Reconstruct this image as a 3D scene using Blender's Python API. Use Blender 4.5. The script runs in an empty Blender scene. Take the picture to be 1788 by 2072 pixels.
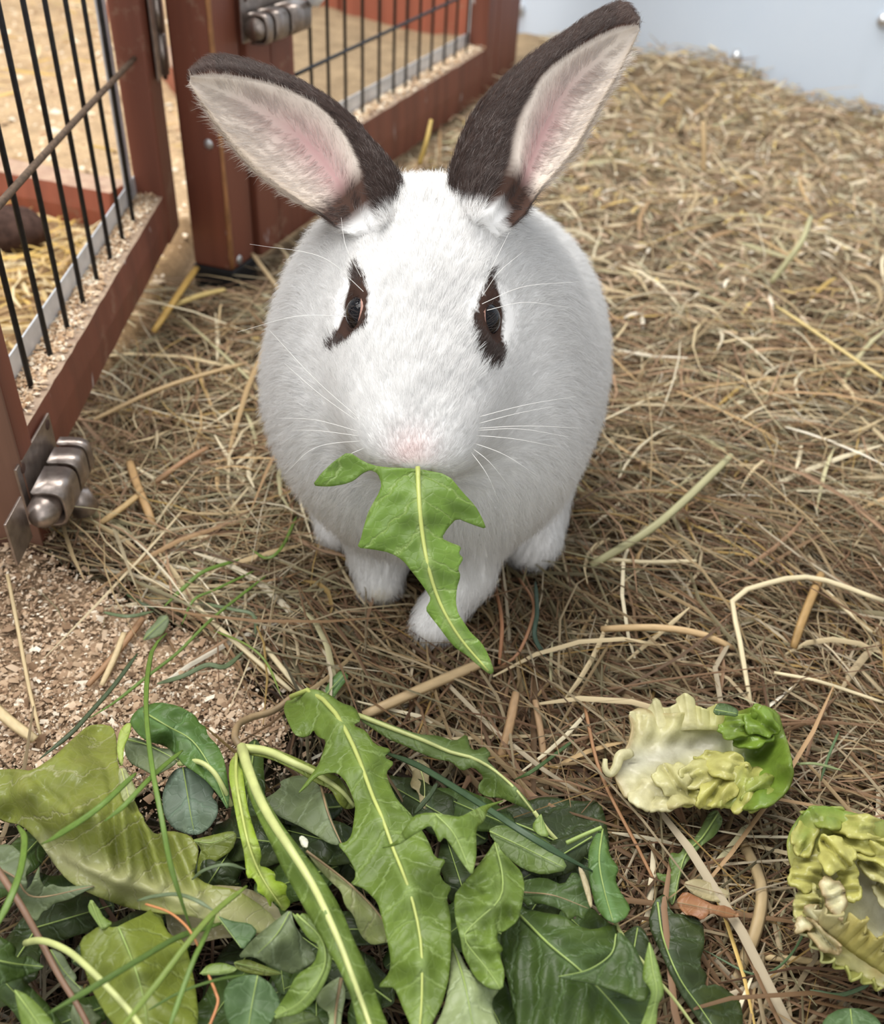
import bpy, math, random
import numpy as np
from mathutils import Vector, Matrix
from mathutils.geometry import delaunay_2d_cdt

S = bpy.context.scene
COL = S.collection
random.seed(7)
rng = np.random.default_rng(7)

# ------------------------------------------------------------------ camera
W, H, F = 1788, 2072, 1900.0
PITCH, ROLL = math.radians(38.0), math.radians(3.7)
CAM = np.array([0.0, 0.0, 0.40])
FW = np.array([0, math.cos(PITCH), -math.sin(PITCH)])
_u = np.array([0, math.sin(PITCH), math.cos(PITCH)])
_r = np.array([1.0, 0, 0])
CX = math.cos(ROLL) * _r + math.sin(ROLL) * _u
CY = -math.sin(ROLL) * _r + math.cos(ROLL) * _u
cam_d = bpy.data.cameras.new('camera')
cam = bpy.data.objects.new('camera', cam_d)
COL.objects.link(cam)
cam.matrix_world = Matrix(((CX[0], CY[0], -FW[0], CAM[0]), (CX[1], CY[1], -FW[1], CAM[1]),
                           (CX[2], CY[2], -FW[2], CAM[2]), (0, 0, 0, 1)))
cam_d.sensor_fit = 'HORIZONTAL'
cam_d.sensor_width = 36.0
cam_d.lens = 36.0 * F / W
cam_d.clip_start = 0.01
cam_d.dof.use_dof = True
cam_d.dof.focus_distance = 0.435
cam_d.dof.aperture_fstop = 11.0
S.camera = cam

# ------------------------------------------------------------------ light
S.view_settings.view_transform = 'Standard'
S.view_settings.look = 'None'
S.view_settings.gamma = 1.0
S.view_settings.use_curve_mapping = False
S.cycles.diffuse_bounces = 8
S.view_settings.exposure = 0.14
world = bpy.data.worlds.new('overcast')
S.world = world
world.use_nodes = True
wn = world.node_tree.nodes
wn['Background'].inputs[0].default_value = (0.97, 0.985, 1.0, 1)
wn['Background'].inputs[1].default_value = 0.62


def area_light(name, loc, target, size, power, color):
    d = bpy.data.lights.new(name, 'AREA')
    d.shape = 'RECTANGLE'
    d.size, d.size_y = size
    d.energy = power
    d.color = color
    o = bpy.data.objects.new(name, d)
    COL.objects.link(o)
    o.location = loc
    o.rotation_euler = (Vector(target) - Vector(loc)).to_track_quat('-Z', 'Y').to_euler()
    return o


area_light('window_daylight', (-1.1, 0.40, 1.85), (0.0, 0.6, 0.1), (1.3, 1.1), 29, (1.0, 0.99, 0.97))
area_light('rabbit_fill', (0.35, -1.1, 1.15), (0.0, 0.45, 0.1), (1.0, 1.3), 5.5, (1.0, 0.99, 0.98))  # unseen fill lamp added behind the camera to brighten the rabbit
area_light('roof_daylight', (-0.1, 1.7, 2.3), (0.1, 1.4, 0.0), (1.6, 1.2), 58, (1.0, 0.97, 0.92))


# ------------------------------------------------------------------ survey of the place: picture rays to real points
def ray(u, v):
    return FW + (u - W / 2) / F * CX - (v - H / 2) / F * CY


def P(u, v, d):
    return CAM + d * ray(u, v)


def G(u, v, z=0.0):
    q = ray(u, v)
    return CAM + q * ((z - CAM[2]) / q[2])


def PL(u, v, o, n):
    q = ray(u, v)
    return CAM + q * (np.dot(np.asarray(o) - CAM, n) / np.dot(q, n))


def proj(w):
    q = np.asarray(w, float) - CAM
    d = q @ FW
    return np.stack([W / 2 + F * (q @ CX) / d, H / 2 - F * (q @ CY) / d, d], -1)


# ------------------------------------------------------------------ mesh helpers
ORG = {}


def place(o, parent, org):
    COL.objects.link(o)
    if parent is not None:
        o.parent = parent
        ORG[o.name] = ORG[parent.name]
    else:
        o.location = org
        ORG[o.name] = np.array(org, float)
    return o


def thing(name, label, cat, loc, group=None):
    o = bpy.data.objects.new(name, None)
    o.empty_display_size = 0.02
    place(o, None, loc)
    tag(o, label, cat, group)
    return o


def tag(o, label=None, cat=None, group=None, kind=None):
    if label: o['label'] = label
    if cat: o['category'] = cat
    if group: o['group'] = group
    if kind: o['kind'] = kind
    return o


def mk(name, verts, faces, mat, parent=None, smooth=True, attrs=None, colors=None):
    """one mesh object from world-space verts; origin = parent's origin, or the base of the mesh"""
    v = np.asarray(verts, float)
    if parent is not None:
        org = ORG[parent.name]
    else:
        org = np.array([v[:, 0].mean(), v[:, 1].mean(), v[:, 2].min()])
    me = bpy.data.meshes.new(name)
    if isinstance(faces, np.ndarray):
        n, k = faces.shape
        me.vertices.add(len(v))
        me.vertices.foreach_set('co', (v - org).astype(np.float32).ravel())
        me.loops.add(n * k)
        me.loops.foreach_set('vertex_index', faces.astype(np.int32).ravel())
        me.polygons.add(n)
        me.polygons.foreach_set('loop_start', np.arange(0, n * k, k, dtype=np.int32))
        me.update(calc_edges=True)
    else:
        me.from_pydata((v - org).tolist(), [], [tuple(int(i) for i in f) for f in faces])
        me.update()
    if smooth:
        me.polygons.foreach_set('use_smooth', np.ones(len(me.polygons), dtype=bool))
    if colors is not None:
        c = np.ones((len(v), 4), np.float32)
        c[:, :3] = colors
        a = me.attributes.new('col', 'FLOAT_COLOR', 'POINT')
        a.data.foreach_set('color', c.ravel())
    for k_, val in (attrs or {}).items():
        val = np.asarray(val, np.float32)
        if val.ndim == 1:
            a = me.attributes.new(k_, 'FLOAT', 'POINT')
            a.data.foreach_set('value', val)
        else:
            a = me.attributes.new(k_, 'FLOAT_VECTOR', 'POINT')
            a.data.foreach_set('vector', val.ravel())
    if mat is not None:
        me.materials.append(mat)
    o = bpy.data.objects.new(name, me)
    return place(o, parent, org)


class MB:
    """collects pieces of one part"""
    def __init__(s): s.v, s.f = [], []

    def add(s, v, f):
        b = len(s.v)
        s.v += [tuple(map(float, p)) for p in v]
        s.f += [tuple(int(i) + b for i in q) for q in f]
        return s

    def box(s, o, ax, ay, az, r=0.0):
        """box from corner o with edge vectors; r = bevel"""
        v, f = boxg(o, ax, ay, az, r)
        return s.add(v, f)

    def tube(s, pts, rad, n=8, cap=True):
        return s.add(*tubeg(pts, rad, n, cap))

    def build(s, name, mat, parent=None, smooth=True, **k):
        return mk(name, s.v, s.f, mat, parent, smooth, **k)


def boxg(o, ax, ay, az, r=0.0):
    import bmesh
    o, ax, ay, az = (np.asarray(q, float) for q in (o, ax, ay, az))
    bm = bmesh.new()
    vs = [bm.verts.new(tuple(o + ax * i + ay * j + az * k)) for i in (0, 1) for j in (0, 1) for k in (0, 1)]
    for q in ((0, 1, 3, 2), (4, 6, 7, 5), (0, 4, 5, 1), (2, 3, 7, 6), (0, 2, 6, 4), (1, 5, 7, 3)):
        bm.faces.new([vs[i] for i in q])
    bmesh.ops.recalc_face_normals(bm, faces=bm.faces[:])
    if r > 0:
        bmesh.ops.bevel(bm, geom=bm.edges[:], offset=r, segments=2, affect='EDGES', profile=0.6)
    bm.verts.index_update()
    v = [tuple(q.co) for q in bm.verts]
    f = [tuple(q.index for q in p.verts) for p in bm.faces]
    bm.free()
    return v, f


def frames(pts):
    p = np.asarray(pts, float)
    t = np.gradient(p, axis=0)
    t /= np.linalg.norm(t, axis=1, keepdims=True) + 1e-12
    up = np.array([0, 0, 1.0]) if abs(t[0][2]) < 0.9 else np.array([1.0, 0, 0])
    n0 = np.cross(t[0], up); n0 /= np.linalg.norm(n0)
    ns = [n0]
    for i in range(1, len(p)):
        n = ns[-1] - t[i] * np.dot(ns[-1], t[i])
        ns.append(n / (np.linalg.norm(n) + 1e-12))
    ns = np.array(ns)
    return t, ns, np.cross(t, ns)


def tubeg(pts, rad, n=8, cap=True):
    p = np.asarray(pts, float)
    rad = np.broadcast_to(np.asarray(rad, float), (len(p),))
    t, a, b = frames(p)
    v, f = [], []
    for i in range(len(p)):
        for k in range(n):
            w = 2 * math.pi * k / n
            v.append(p[i] + rad[i] * (math.cos(w) * a[i] + math.sin(w) * b[i]))
    for i in range(len(p) - 1):
        for k in range(n):
            k2 = (k + 1) % n
            f.append((i * n + k, i * n + k2, (i + 1) * n + k2, (i + 1) * n + k))
    if cap:
        f.append(tuple(range(n - 1, -1, -1)))
        f.append(tuple((len(p) - 1) * n + k for k in range(n)))
    return v, f


def spline(pts, n):
    """Catmull-Rom through pts (any dimension), n samples evenly by length"""
    p = np.asarray(pts, float)
    if len(p) == 2:
        return p[0] + (p[1] - p[0]) * np.linspace(0, 1, n)[:, None]
    q = np.vstack([2 * p[0] - p[1], p, 2 * p[-1] - p[-2]])
    out = []
    for i in range(1, len(q) - 2):
        for u in np.linspace(0, 1, 16, endpoint=False):
            a, b, c, d = q[i - 1], q[i], q[i + 1], q[i + 2]
            out.append(0.5 * (2 * b + (c - a) * u + (2 * a - 5 * b + 4 * c - d) * u * u + (3 * b - a - 3 * c + d) * u ** 3))
    out.append(p[-1])
    out = np.array(out)
    L = np.concatenate([[0], np.cumsum(np.linalg.norm(np.diff(out, axis=0), axis=1))])
    s = np.linspace(0, L[-1], n)
    return np.stack([np.interp(s, L, out[:, k]) for k in range(out.shape[1])], 1)


def inpoly(x, y, poly):
    poly = np.asarray(poly, float)
    x, y = np.asarray(x), np.asarray(y)
    c = np.zeros(x.shape, bool)
    j = len(poly) - 1
    for i in range(len(poly)):
        xi, yi = poly[i]; xj, yj = poly[j]
        c ^= ((yi > y) != (yj > y)) & (x < (xj - xi) * (y - yi) / (yj - yi + 1e-12) + xi)
        j = i
    return c


_NS = rng.uniform(0, 6.28, (24,)); _ND = rng.normal(0, 1, (24, 3))


def wav(p, scale, seed=0):
    """cheap smooth pseudo-noise in [-1,1], p (n,3)"""
    p = np.asarray(p, float) * scale
    r = 0
    for i in range(6):
        k = (i + seed * 5) % 24
        r = r + np.sin(p @ _ND[k] * (1 + 0.35 * i) + _NS[k] + seed)
    return r / 4.0


# ------------------------------------------------------------------ materials
def mat_new(name):
    m = bpy.data.materials.new(name)
    m.use_nodes = True
    nt = m.node_tree
    b = nt.nodes['Principled BSDF']
    return m, nt, b


def nd(nt, kind, **k):
    n = nt.nodes.new(kind)
    for a, b in k.items():
        if a.startswith('i_'):
            n.inputs[a[2:].replace('_', ' ')].default_value = b
        else:
            setattr(n, a, b)
    return n


def ramp(nt, stops, src):
    r = nt.nodes.new('ShaderNodeValToRGB')
    e = r.color_ramp.elements
    while len(e) < len(stops): e.new(0.5)
    for q, (pos, c) in zip(e, stops):
        q.position = pos
        q.color = (*c, 1) if len(c) == 3 else c
    nt.links.new(src, r.inputs[0])
    return r


def mixc(nt, fac, a, b, mode='MIX'):
    m = nt.nodes.new('ShaderNodeMix')
    m.data_type = 'RGBA'
    m.blend_type = mode
    for src, i in ((fac, 0), (a, 6), (b, 7)):
        if hasattr(src, 'is_linked') or hasattr(src, 'links'):
            nt.links.new(src, m.inputs[i])
        elif i == 0:
            m.inputs[0].default_value = src
        else:
            m.inputs[i].default_value = (*src, 1)
    return m.outputs[2]


def math_n(nt, op, a, b=None, c=None):
    m = nt.nodes.new('ShaderNodeMath')
    m.operation = op
    for i, s in enumerate((a, b, c)):
        if s is None: continue
        if hasattr(s, 'links'): nt.links.new(s, m.inputs[i])
        else: m.inputs[i].default_value = s
    return m.outputs[0]


def noise(nt, scale, detail=3, rough=0.55, stretch=None, coord='Object', dist=0.0):
    tc = nt.nodes.new('ShaderNodeTexCoord')
    src = tc.outputs[coord]
    if stretch:
        mp = nt.nodes.new('ShaderNodeMapping')
        mp.inputs['Scale'].default_value = stretch
        nt.links.new(src, mp.inputs[0])
        src = mp.outputs[0]
    n = nt.nodes.new('ShaderNodeTexNoise')
    n.inputs['Scale'].default_value = scale
    n.inputs['Detail'].default_value = detail
    n.inputs['Roughness'].default_value = rough
    n.inputs['Distortion'].default_value = dist
    nt.links.new(src, n.inputs['Vector'])
    return n.outputs[0]


def bump(nt, b, h, strength=0.3, dist=0.001):
    n = nt.nodes.new('ShaderNodeBump')
    n.inputs['Strength'].default_value = strength
    n.inputs['Distance'].default_value = dist
    nt.links.new(h, n.inputs['Height'])
    nt.links.new(n.outputs[0], b.inputs['Normal'])
    return n


def m_plain(name, col, rough=0.6, metal=0.0, var=0.15, scale=60, bmp=0.15, spec=0.4):
    m, nt, b = mat_new(name)
    n = noise(nt, scale)
    c = np.array(col)
    r = ramp(nt, [(0.3, tuple(c * (1 - var))), (0.7, tuple(np.minimum(c * (1 + var), 1)))], n)
    nt.links.new(r.outputs[0], b.inputs['Base Color'])
    b.inputs['Roughness'].default_value = rough
    b.inputs['Metallic'].default_value = metal
    b.inputs['Specular IOR Level'].default_value = spec
    if bmp: bump(nt, b, n, bmp)
    return m


def m_attr(name, rough=0.7, spec=0.3, trans=0.0, var=0.0, scale=200):
    """colour straight from the mesh's own 'col' attribute"""
    m, nt, b = mat_new(name)
    a = nd(nt, 'ShaderNodeAttribute', attribute_name='col')
    src = a.outputs['Color']
    if var:
        n = noise(nt, scale)
        r = ramp(nt, [(0.25, (1 - var,) * 3), (0.75, (1 + var,) * 3)], n)
        src = mixc(nt, 1.0, src, r.outputs[0], 'MULTIPLY')
    nt.links.new(src, b.inputs['Base Color'])
    b.inputs['Roughness'].default_value = rough
    b.inputs['Specular IOR Level'].default_value = spec
    if trans:
        t = nt.nodes.new('ShaderNodeBsdfTranslucent')
        nt.links.new(src, t.inputs[0])
        mx = nt.nodes.new('ShaderNodeMixShader')
        mx.inputs[0].default_value = trans
        nt.links.new(b.outputs[0], mx.inputs[1]); nt.links.new(t.outputs[0], mx.inputs[2])
        nt.links.new(mx.outputs[0], nt.nodes['Material Output'].inputs[0])
    return m

# ================================================================== the setting: floor and white sheet wall
WA, WB = G(1050, 92, 0.0), G(1790, 232, 0.0)
WD = nrm0 = (WB - WA) / np.linalg.norm(WB - WA)
WN = np.array([WD[1], -WD[0], 0.0])
if np.dot(WN, CAM - WA) < 0: WN = -WN
_cr = [(900, 70), (1060, 70), (1120, 82), (1180, 92), (1270, 106), (1360, 108), (1450, 114), (1500, 128), (1550, 150), (1640, 186), (1720, 203), (1790, 214)]
_cs, _cz = [], []
for a in _cr:
    q = PL(a[0], a[1], WA, WN)
    _cs.append(np.dot(q - WA, WD)); _cz.append(q[2] - .019)


def ground(x, y):
    p = np.stack([x, y, np.zeros_like(x)], -1)
    s = (p - WA) @ WD
    dist = np.maximum((p - WA) @ WN, 0)
    m = np.interp(s, _cs, _cz) * np.exp(-(dist / .20) ** 2)
    m = m + .026 * np.exp(-((x + .262) ** 2 + (y - .425) ** 2) / .0035)          # straw heaped at the foot of the left post
    return .006 * wav(p, 9, 1) * np.clip((y - .75) / .5, .25, 1) + m + .05 * np.clip((y - 1.35) / .8, 0, 1)


GL1, GL2 = G(168, 840, .04), G(364, 458, .04)          # left gate, lower front edge
GLD = (GL2 - GL1) * np.array([1, 1, 0]); GLD /= np.linalg.norm(GLD)
GLN = np.array([GLD[1], -GLD[0], 0])
GR1, GR2 = G(520, 533, 0), G(1003, 182, 0)             # right gate, foot of the front face
GRD = (GR2 - GR1) / np.linalg.norm(GR2 - GR1)
GRN = np.array([GRD[1], -GRD[0], 0])


def inside_run(x, y):
    """behind the two gates"""
    p = np.stack([x, y, np.zeros_like(x)], -1)
    return (((p - GL1) @ GLN) < -.012) & (((p - GR1) @ GRN) < -.014)


SAW = [(-700, 1230), (60, 1170), (200, 1190), (300, 1240), (420, 1290), (520, 1390), (560, 1500), (420, 1540), (200, 1600), (-700, 1700)]


def sawzone(x, y):
    u, v, d = proj(np.stack([x, y, np.zeros_like(x)], -1)).reshape(-1, 3).T
    j = wav(np.stack([x.ravel(), y.ravel(), 0 * x.ravel()], -1), 40, 3) * 45
    return inpoly(u + j, v + j * .6, SAW).reshape(x.shape)


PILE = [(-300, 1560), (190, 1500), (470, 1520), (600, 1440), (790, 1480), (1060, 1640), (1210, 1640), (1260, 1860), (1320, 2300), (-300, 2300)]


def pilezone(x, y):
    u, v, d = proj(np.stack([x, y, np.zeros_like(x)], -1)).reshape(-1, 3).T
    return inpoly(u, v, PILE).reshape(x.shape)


gx, gy = np.meshgrid(np.arange(-1.5, 1.35, .0085), np.arange(.03, 2.6, .0085), indexing='ij')
gz = ground(gx, gy)
run = inside_run(gx, gy)
saw = sawzone(gx, gy)
gp = np.stack([gx, gy, np.zeros_like(gx)], -1)
deep = np.where(run, 0.0, np.where(saw, -.004, -.017))
ge = gz + deep + .0035 * wav(gp, 60, 2) * np.where(run, .6, .5)
ge = ge + np.where(run, .022 * np.maximum(wav(gp, 8, 4), -.4) * np.clip((gy - 1.0) / .3, 0, 1), 0)
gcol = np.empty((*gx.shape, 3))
gcol[:] = (.075, .045, .026)  # dark base under the hay: shade of the gaps put into the colour
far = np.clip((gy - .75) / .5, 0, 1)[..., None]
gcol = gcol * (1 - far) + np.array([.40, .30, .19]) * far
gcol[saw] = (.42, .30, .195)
gcol[pilezone(gx, gy)] = (.030, .026, .014)  # floor under the greens painted near black as shade in the gaps
gcol[run] = (.62, .45, .28)
near_run = run & (gy < 1.0)
gcol[near_run] = (.40, .27, .15)
n0, n1 = gx.shape
ii = np.arange(n0 * n1).reshape(n0, n1)
gf = np.stack([ii[:-1, :-1], ii[1:, :-1], ii[1:, 1:], ii[:-1, 1:]], -1).reshape(-1, 4)
m_floor, nt, b = mat_new('bedding floor')
a_ = nd(nt, 'ShaderNodeAttribute', attribute_name='col')
n_f = noise(nt, 260, 5, .7)
n_c = noise(nt, 26, 4, .6)
r_ = ramp(nt, [(.25, (.5, .48, .45)), (.55, (1, 1, 1)), (.8, (1.35, 1.3, 1.25))], n_f)
r2 = ramp(nt, [(.3, (.72, .7, .68)), (.7, (1.12, 1.1, 1.06))], n_c)
c1 = mixc(nt, 1.0, a_.outputs['Color'], r_.outputs[0], 'MULTIPLY')
nt.links.new(mixc(nt, 1.0, c1, r2.outputs[0], 'MULTIPLY'), b.inputs['Base Color'])
b.inputs['Roughness'].default_value = .95
b.inputs['Specular IOR Level'].default_value = .1
bump(nt, b, n_f, .9, .003)
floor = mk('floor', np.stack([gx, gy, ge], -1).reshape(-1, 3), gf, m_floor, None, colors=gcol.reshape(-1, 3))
tag(floor, 'earth floor of the hutch under hay and sawdust', kind='structure')

# white painted sheet wall with shallow folds
m_wall, nt, b = mat_new('white sheet wall')
n_ = noise(nt, 3.0, 4, .6)
r_ = ramp(nt, [(.3, (.66, .77, .91)), (.7, (.71, .81, .93))], n_)  # white paint tinted blue, sky light put into the colour
nt.links.new(r_.outputs[0], b.inputs['Base Color'])
b.inputs['Roughness'].default_value = .38
bump(nt, b, noise(nt, 120, 2), .05)
us = np.linspace(-.75, 1.9, 260); zs = np.linspace(-.06, 1.3, 14)
vv = []
seam = np.dot(PL(1765, 110, WA, WN) - WA, WD)
for u_ in us:
    o_ = -.004 * math.exp(-((u_ - seam) / .006) ** 2) - .003 * math.exp(-((u_ - seam + .9) / .006) ** 2)
    o_ += .004 * math.sin(u_ * 4.0)
    for z_ in zs:
        vv.append(WA + WD * u_ + WN * o_ + np.array([0, 0, z_]))
for u_ in us:
    for z_ in zs:
        vv.append(WA + WD * u_ - WN * .012 + np.array([0, 0, z_]))
nz, nu = len(zs), len(us)
ff = []
for i in range(nu - 1):
    for k in range(nz - 1):
        q = i * nz + k
        ff.append((q, q + nz, q + nz + 1, q + 1))
        q += nu * nz
        ff.append((q, q + 1, q + nz + 1, q + nz))
wall = mk('wall_back', vv, ff, m_wall)
tag(wall, 'white painted sheet metal wall behind the hay', kind='structure')
m_screw = m_plain('zinc screw', (.62, .63, .64), .35, .8, .2, 300)
m_zinc = m_plain('galvanised', (.66, .68, .71), .40, .35, .16, 55, .1)


def dome(c, n, r, h, k=14):
    n = nrm_(n)
    a = np.cross(n, [0, 0, 1.0]) if abs(n[2]) < .9 else np.array([1.0, 0, 0])
    a = nrm_(a); b_ = np.cross(n, a)
    v, f = [], []
    R = [(1.0, -.4), (1.0, .15), (.86, .55), (.55, .88), (.0, 1.0)]
    for rr, hh in R:
        for i in range(k):
            w = 2 * math.pi * i / k
            v.append(c + n * h * hh + r * rr * (math.cos(w) * a + math.sin(w) * b_))
    for j in range(len(R) - 1):
        for i in range(k):
            f.append((j * k + i, j * k + (i + 1) % k, (j + 1) * k + (i + 1) % k, (j + 1) * k + i))
    return v, f


def nrm_(v):
    v = np.asarray(v, float)
    return v / np.linalg.norm(v)


for px in ((1492, 114), (1053, 17), (1788, 40)):
    v, f = dome(PL(*px, WA, WN) + WN * .003, WN, .0105, .011, 18)
    mk('bolt_head', v, f, m_screw, wall)

# ================================================================== timber gates and posts
Z = np.array([0, 0, 1.0])


def m_wood(name, base, dust=.5, worn=(.36, .25, .17)):
    m, nt, b = mat_new(name)
    g = noise(nt, 34, 5, .6, (1, 1, .06))
    c = np.array(base)
    r = ramp(nt, [(.25, tuple(c * .62)), (.5, tuple(c)), (.8, tuple(c * 1.35))], g)
    w = noise(nt, 22, 5, .7)
    wr = ramp(nt, [(.60, (0, 0, 0)), (.72, (.55, .55, .55))], w)
    col = mixc(nt, wr.outputs[0], r.outputs[0], tuple(np.array(worn)))
    # pale splashes dried on the paint
    sp = noise(nt, 46, 2, .5, (1, 1, .45))
    sr = ramp(nt, [(.70, (0, 0, 0)), (.74, (.75, .75, .75))], sp)
    col = mixc(nt, sr.outputs[0], col, (.58, .52, .50))
    # dust and bare wood on upward faces
    gm = nt.nodes.new('ShaderNodeNewGeometry')
    sx = nt.nodes.new('ShaderNodeSeparateXYZ')
    nt.links.new(gm.outputs['Normal'], sx.inputs[0])
    up = ramp(nt, [(.55, (0, 0, 0)), (.9, (1, 1, 1))], sx.outputs['Z'])
    dn = ramp(nt, [(.3, (.28, .19, .13)), (.7, (.55, .43, .30))], noise(nt, 70, 5, .7))
    f = math_n(nt, 'MULTIPLY', up.outputs[0], dust)
    col = mixc(nt, f, col, dn.outputs[0])
    nt.links.new(col, b.inputs['Base Color'])
    b.inputs['Roughness'].default_value = .55
    bump(nt, b, g, .35, .001)
    return m


m_red = m_wood('red brown stained wood', (.178, .056, .032), .85)
m_red_far = m_wood('red stained board', (.36, .11, .065), .75)
m_old = m_wood('weathered post wood', (.20, .10, .065), .4, (.40, .30, .22))
m_worn = m_plain('worn wood edge', (.34, .16, .065), .6, 0, .35, 60)
m_wire = m_plain('dark wire', (.028, .028, .030), .4, .5, .3, 200)
m_wire2 = m_plain('rusty cross wire', (.13, .085, .055), .6, .3, .4, 300)
m_steel = m_plain('worn bolt steel', (.33, .28, .25), .34, .85, .3, 120, .2)
m_hole = m_plain('rusty hole', (.07, .035, .025), .8)
m_black = m_plain('black foot', (.012, .012, .013), .6)
m_whitestrip = m_plain('white strip', (.78, .80, .82), .4, .2, .1)


def board(o, a, la, n, th, z0, z1, r=.002):
    """upright board: from o along a for la, thickness th towards -n, between heights z0 and z1"""
    o = np.array([o[0], o[1], z0])
    return boxg(o, a * la, -n * th, Z * (z1 - z0), r)


def U(p, o, a): return float(np.dot(np.asarray(p) - o, a))


def dusty(v, amp, seed):
    v = np.array(v)
    return v + np.stack([wav(v, 70, seed), wav(v, 75, seed + 1), wav(v, 80, seed + 2)], 1) * amp


# ---- left gate
gate = thing('wire_gate', 'low red-brown timber gate with dark wire bars at the left, bolted at its near corner', 'gate',
             (GL1[0], GL1[1], 0))
uL_near = U(PL(66, 925, GL1, GLN), GL1, GLD)
uL_far = U(GL2, GL1, GLD)
ZR0, ZR1 = .04, .087


def fine_board(mb, o, a, la, n, th, z0, z1, seed):
    """subdivided, slightly uneven board"""
    nl = max(6, int(la / .012)); k = [(0, 0), (.5, 0), (1, 0), (1, .5), (1, 1), (.5, 1), (0, 1), (0, .5)]
    v, f = [], []
    for i in range(nl + 1):
        for (b_, c_) in k:
            bb, cc = b_, c_
            if b_ in (0, 1) and c_ in (0, 1):
                bb = .06 + .88 * b_; cc = .04 + .92 * c_
            p = np.array([o[0], o[1], 0]) + a * la * i / nl - n * th * bb + Z * (z0 + (z1 - z0) * cc)
            v.append(p)
    for i in range(nl):
        for j in range(8):
            j2 = (j + 1) % 8
            f.append((i * 8 + j, i * 8 + j2, (i + 1) * 8 + j2, (i + 1) * 8 + j))
    f.append(tuple(range(7, -1, -1))); f.append(tuple(nl * 8 + j for j in range(8)))
    if np.dot(np.cross(a, -n), Z) > 0: f = [tuple(reversed(q)) for q in f]
    mb.add(dusty(v, .0006, seed), f)
    return mb


fine_board(MB(), GL1 + GLD * uL_near, GLD, uL_far - .045 - uL_near, GLN, .026, ZR0, ZR1, 1).build('bottom_rail', m_red, gate, False)
MB().add(*board(GL1 + GLD * (uL_far - .045), GLD, .045, GLN, .026, ZR0, .56)).build('stile', m_red, gate, False)
MB().add(*board(GL1 + GLD * (uL_near), GLD, uL_far - .045 - uL_near, GLN, .026, .515, .56)).build('top_rail', m_red, gate, False)
ob = GL1 - GLN * .012
for k, px in enumerate([(65, 790), (103, 725), (137, 667), (168, 612), (195, 562), (222, 516), (246, 474), (268, 437)]):
    q = PL(*px, ob, GLN)
    q[2] = ZR1 - .004
    MB().tube([q, q + Z * .2, q + Z * .44], .0019, 8).build('wire_bar', m_wire, gate)
q1, q2 = PL(-45, 462, ob + GLN * .004, GLN), PL(272, 118, ob + GLN * .004, GLN)
MB().tube(spline([q1, (q1 + q2) / 2 + Z * .001, q2], 20), .0022, 8).build('cross_wire', m_wire2, gate)
ob = GL1 - GLN * .0245
MB().add(*board(ob + GLD * (uL_near), GLD, uL_far - .045 - uL_near, GLN, .0012, ZR1 - .01, ZR1 + .016, 0)).build('zinc_strip', m_zinc, gate, False)
MB().add(*board(ob + GLD * (uL_far - .045 - .034), GLD, .026, GLN, .0012, ZR1 - .01, .52, 0)).build('zinc_strip', m_zinc, gate, False)


# sawdust lying on the rail top
def crumbs(name, pts, size, cols, mat, parent=None, flat=.6):
    n = len(pts)
    base = np.array([[-.5, -.5, 0], [.5, -.4, 0], [.4, .5, .1], [-.4, .4, .05], [0, 0, .75]])
    fb = np.array([[0, 1, 4], [1, 2, 4], [2, 3, 4], [3, 0, 4]])
    a = rng.uniform(0, 6.28, n); t = rng.normal(0, .35, (n, 2))
    sc = (size * rng.uniform(.5, 1.6, n))[:, None] * np.stack([rng.uniform(.6, 1.8, n), rng.uniform(.5, 1, n), np.full(n, flat)], 1)
    v = base[None] * sc[:, None, :]
    x = v[..., 0] * np.cos(a)[:, None] - v[..., 1] * np.sin(a)[:, None]
    y = v[..., 0] * np.sin(a)[:, None] + v[..., 1] * np.cos(a)[:, None]
    z = v[..., 2] + x * t[:, :1] + y * t[:, 1:]
    v = np.stack([x, y, z], -1) + pts[:, None, :]
    f = (fb[None] + 5 * np.arange(n)[:, None, None]).reshape(-1, 3)
    return mk(name, v.reshape(-1, 3), f, mat, parent, False, colors=np.repeat(cols, 5, 0))


m_crumb = m_attr('wood crumbs', .9, .1)


def pal(n, cols, p=None, var=.15):
    c = np.array(cols)[rng.choice(len(cols), n, p=p)]
    return np.clip(c * rng.uniform(1 - var, 1 + var, (n, 1)), 0, .95)


SAWC = [(.62, .45, .29), (.72, .57, .40), (.50, .34, .21), (.38, .24, .14), (.80, .70, .55)]
n = 2600
uu = rng.uniform(uL_near, uL_far - .045, n)
pts = GL1[None] + GLD[None] * uu[:, None] - GLN[None] * (rng.beta(2.2, 1.2, n) * .022 + .002)[:, None]
pts[:, 2] = ZR1 + rng.uniform(-.001, .0012, n)
o = crumbs('sawdust_crumbs', pts, np.full(n, .0022), pal(n, SAWC), m_crumb, gate)
o['kind'] = 'stuff'

# ---- post between the gates
pf, plc, prc = G(472, 563), G(395, 547), G(512, 534)
e1, e2 = (plc - pf), (prc - pf)
e2 = e2 * (np.linalg.norm(e1) / np.linalg.norm(e2)) * 1.02
post = thing('gate_post', 'square red-brown timber post on a black foot between the two gates', 'post', tuple(pf + (e1 + e2) / 2))
MB().add(*boxg(pf + Z * .007, e1, e2, Z * .75, .003)).build('post_shaft', m_red, post, False)
_n = 60
zz = np.linspace(.01, .74, _n)
ep = pf[None] * np.array([1, 1, 0]) + Z[None] * zz[:, None] - nrm_(e1 + e2)[None] * .0004
MB().tube(ep, .0026 * (1 + .45 * wav(ep, 60, 2)), 6).build('worn_edge', m_worn, post)
MB().add(*boxg(pf - (e1 + e2) * .03 - Z * .02, e1 * 1.06, e2 * 1.06, Z * .027, .002)).build('foot', m_black, post, False)
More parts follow.
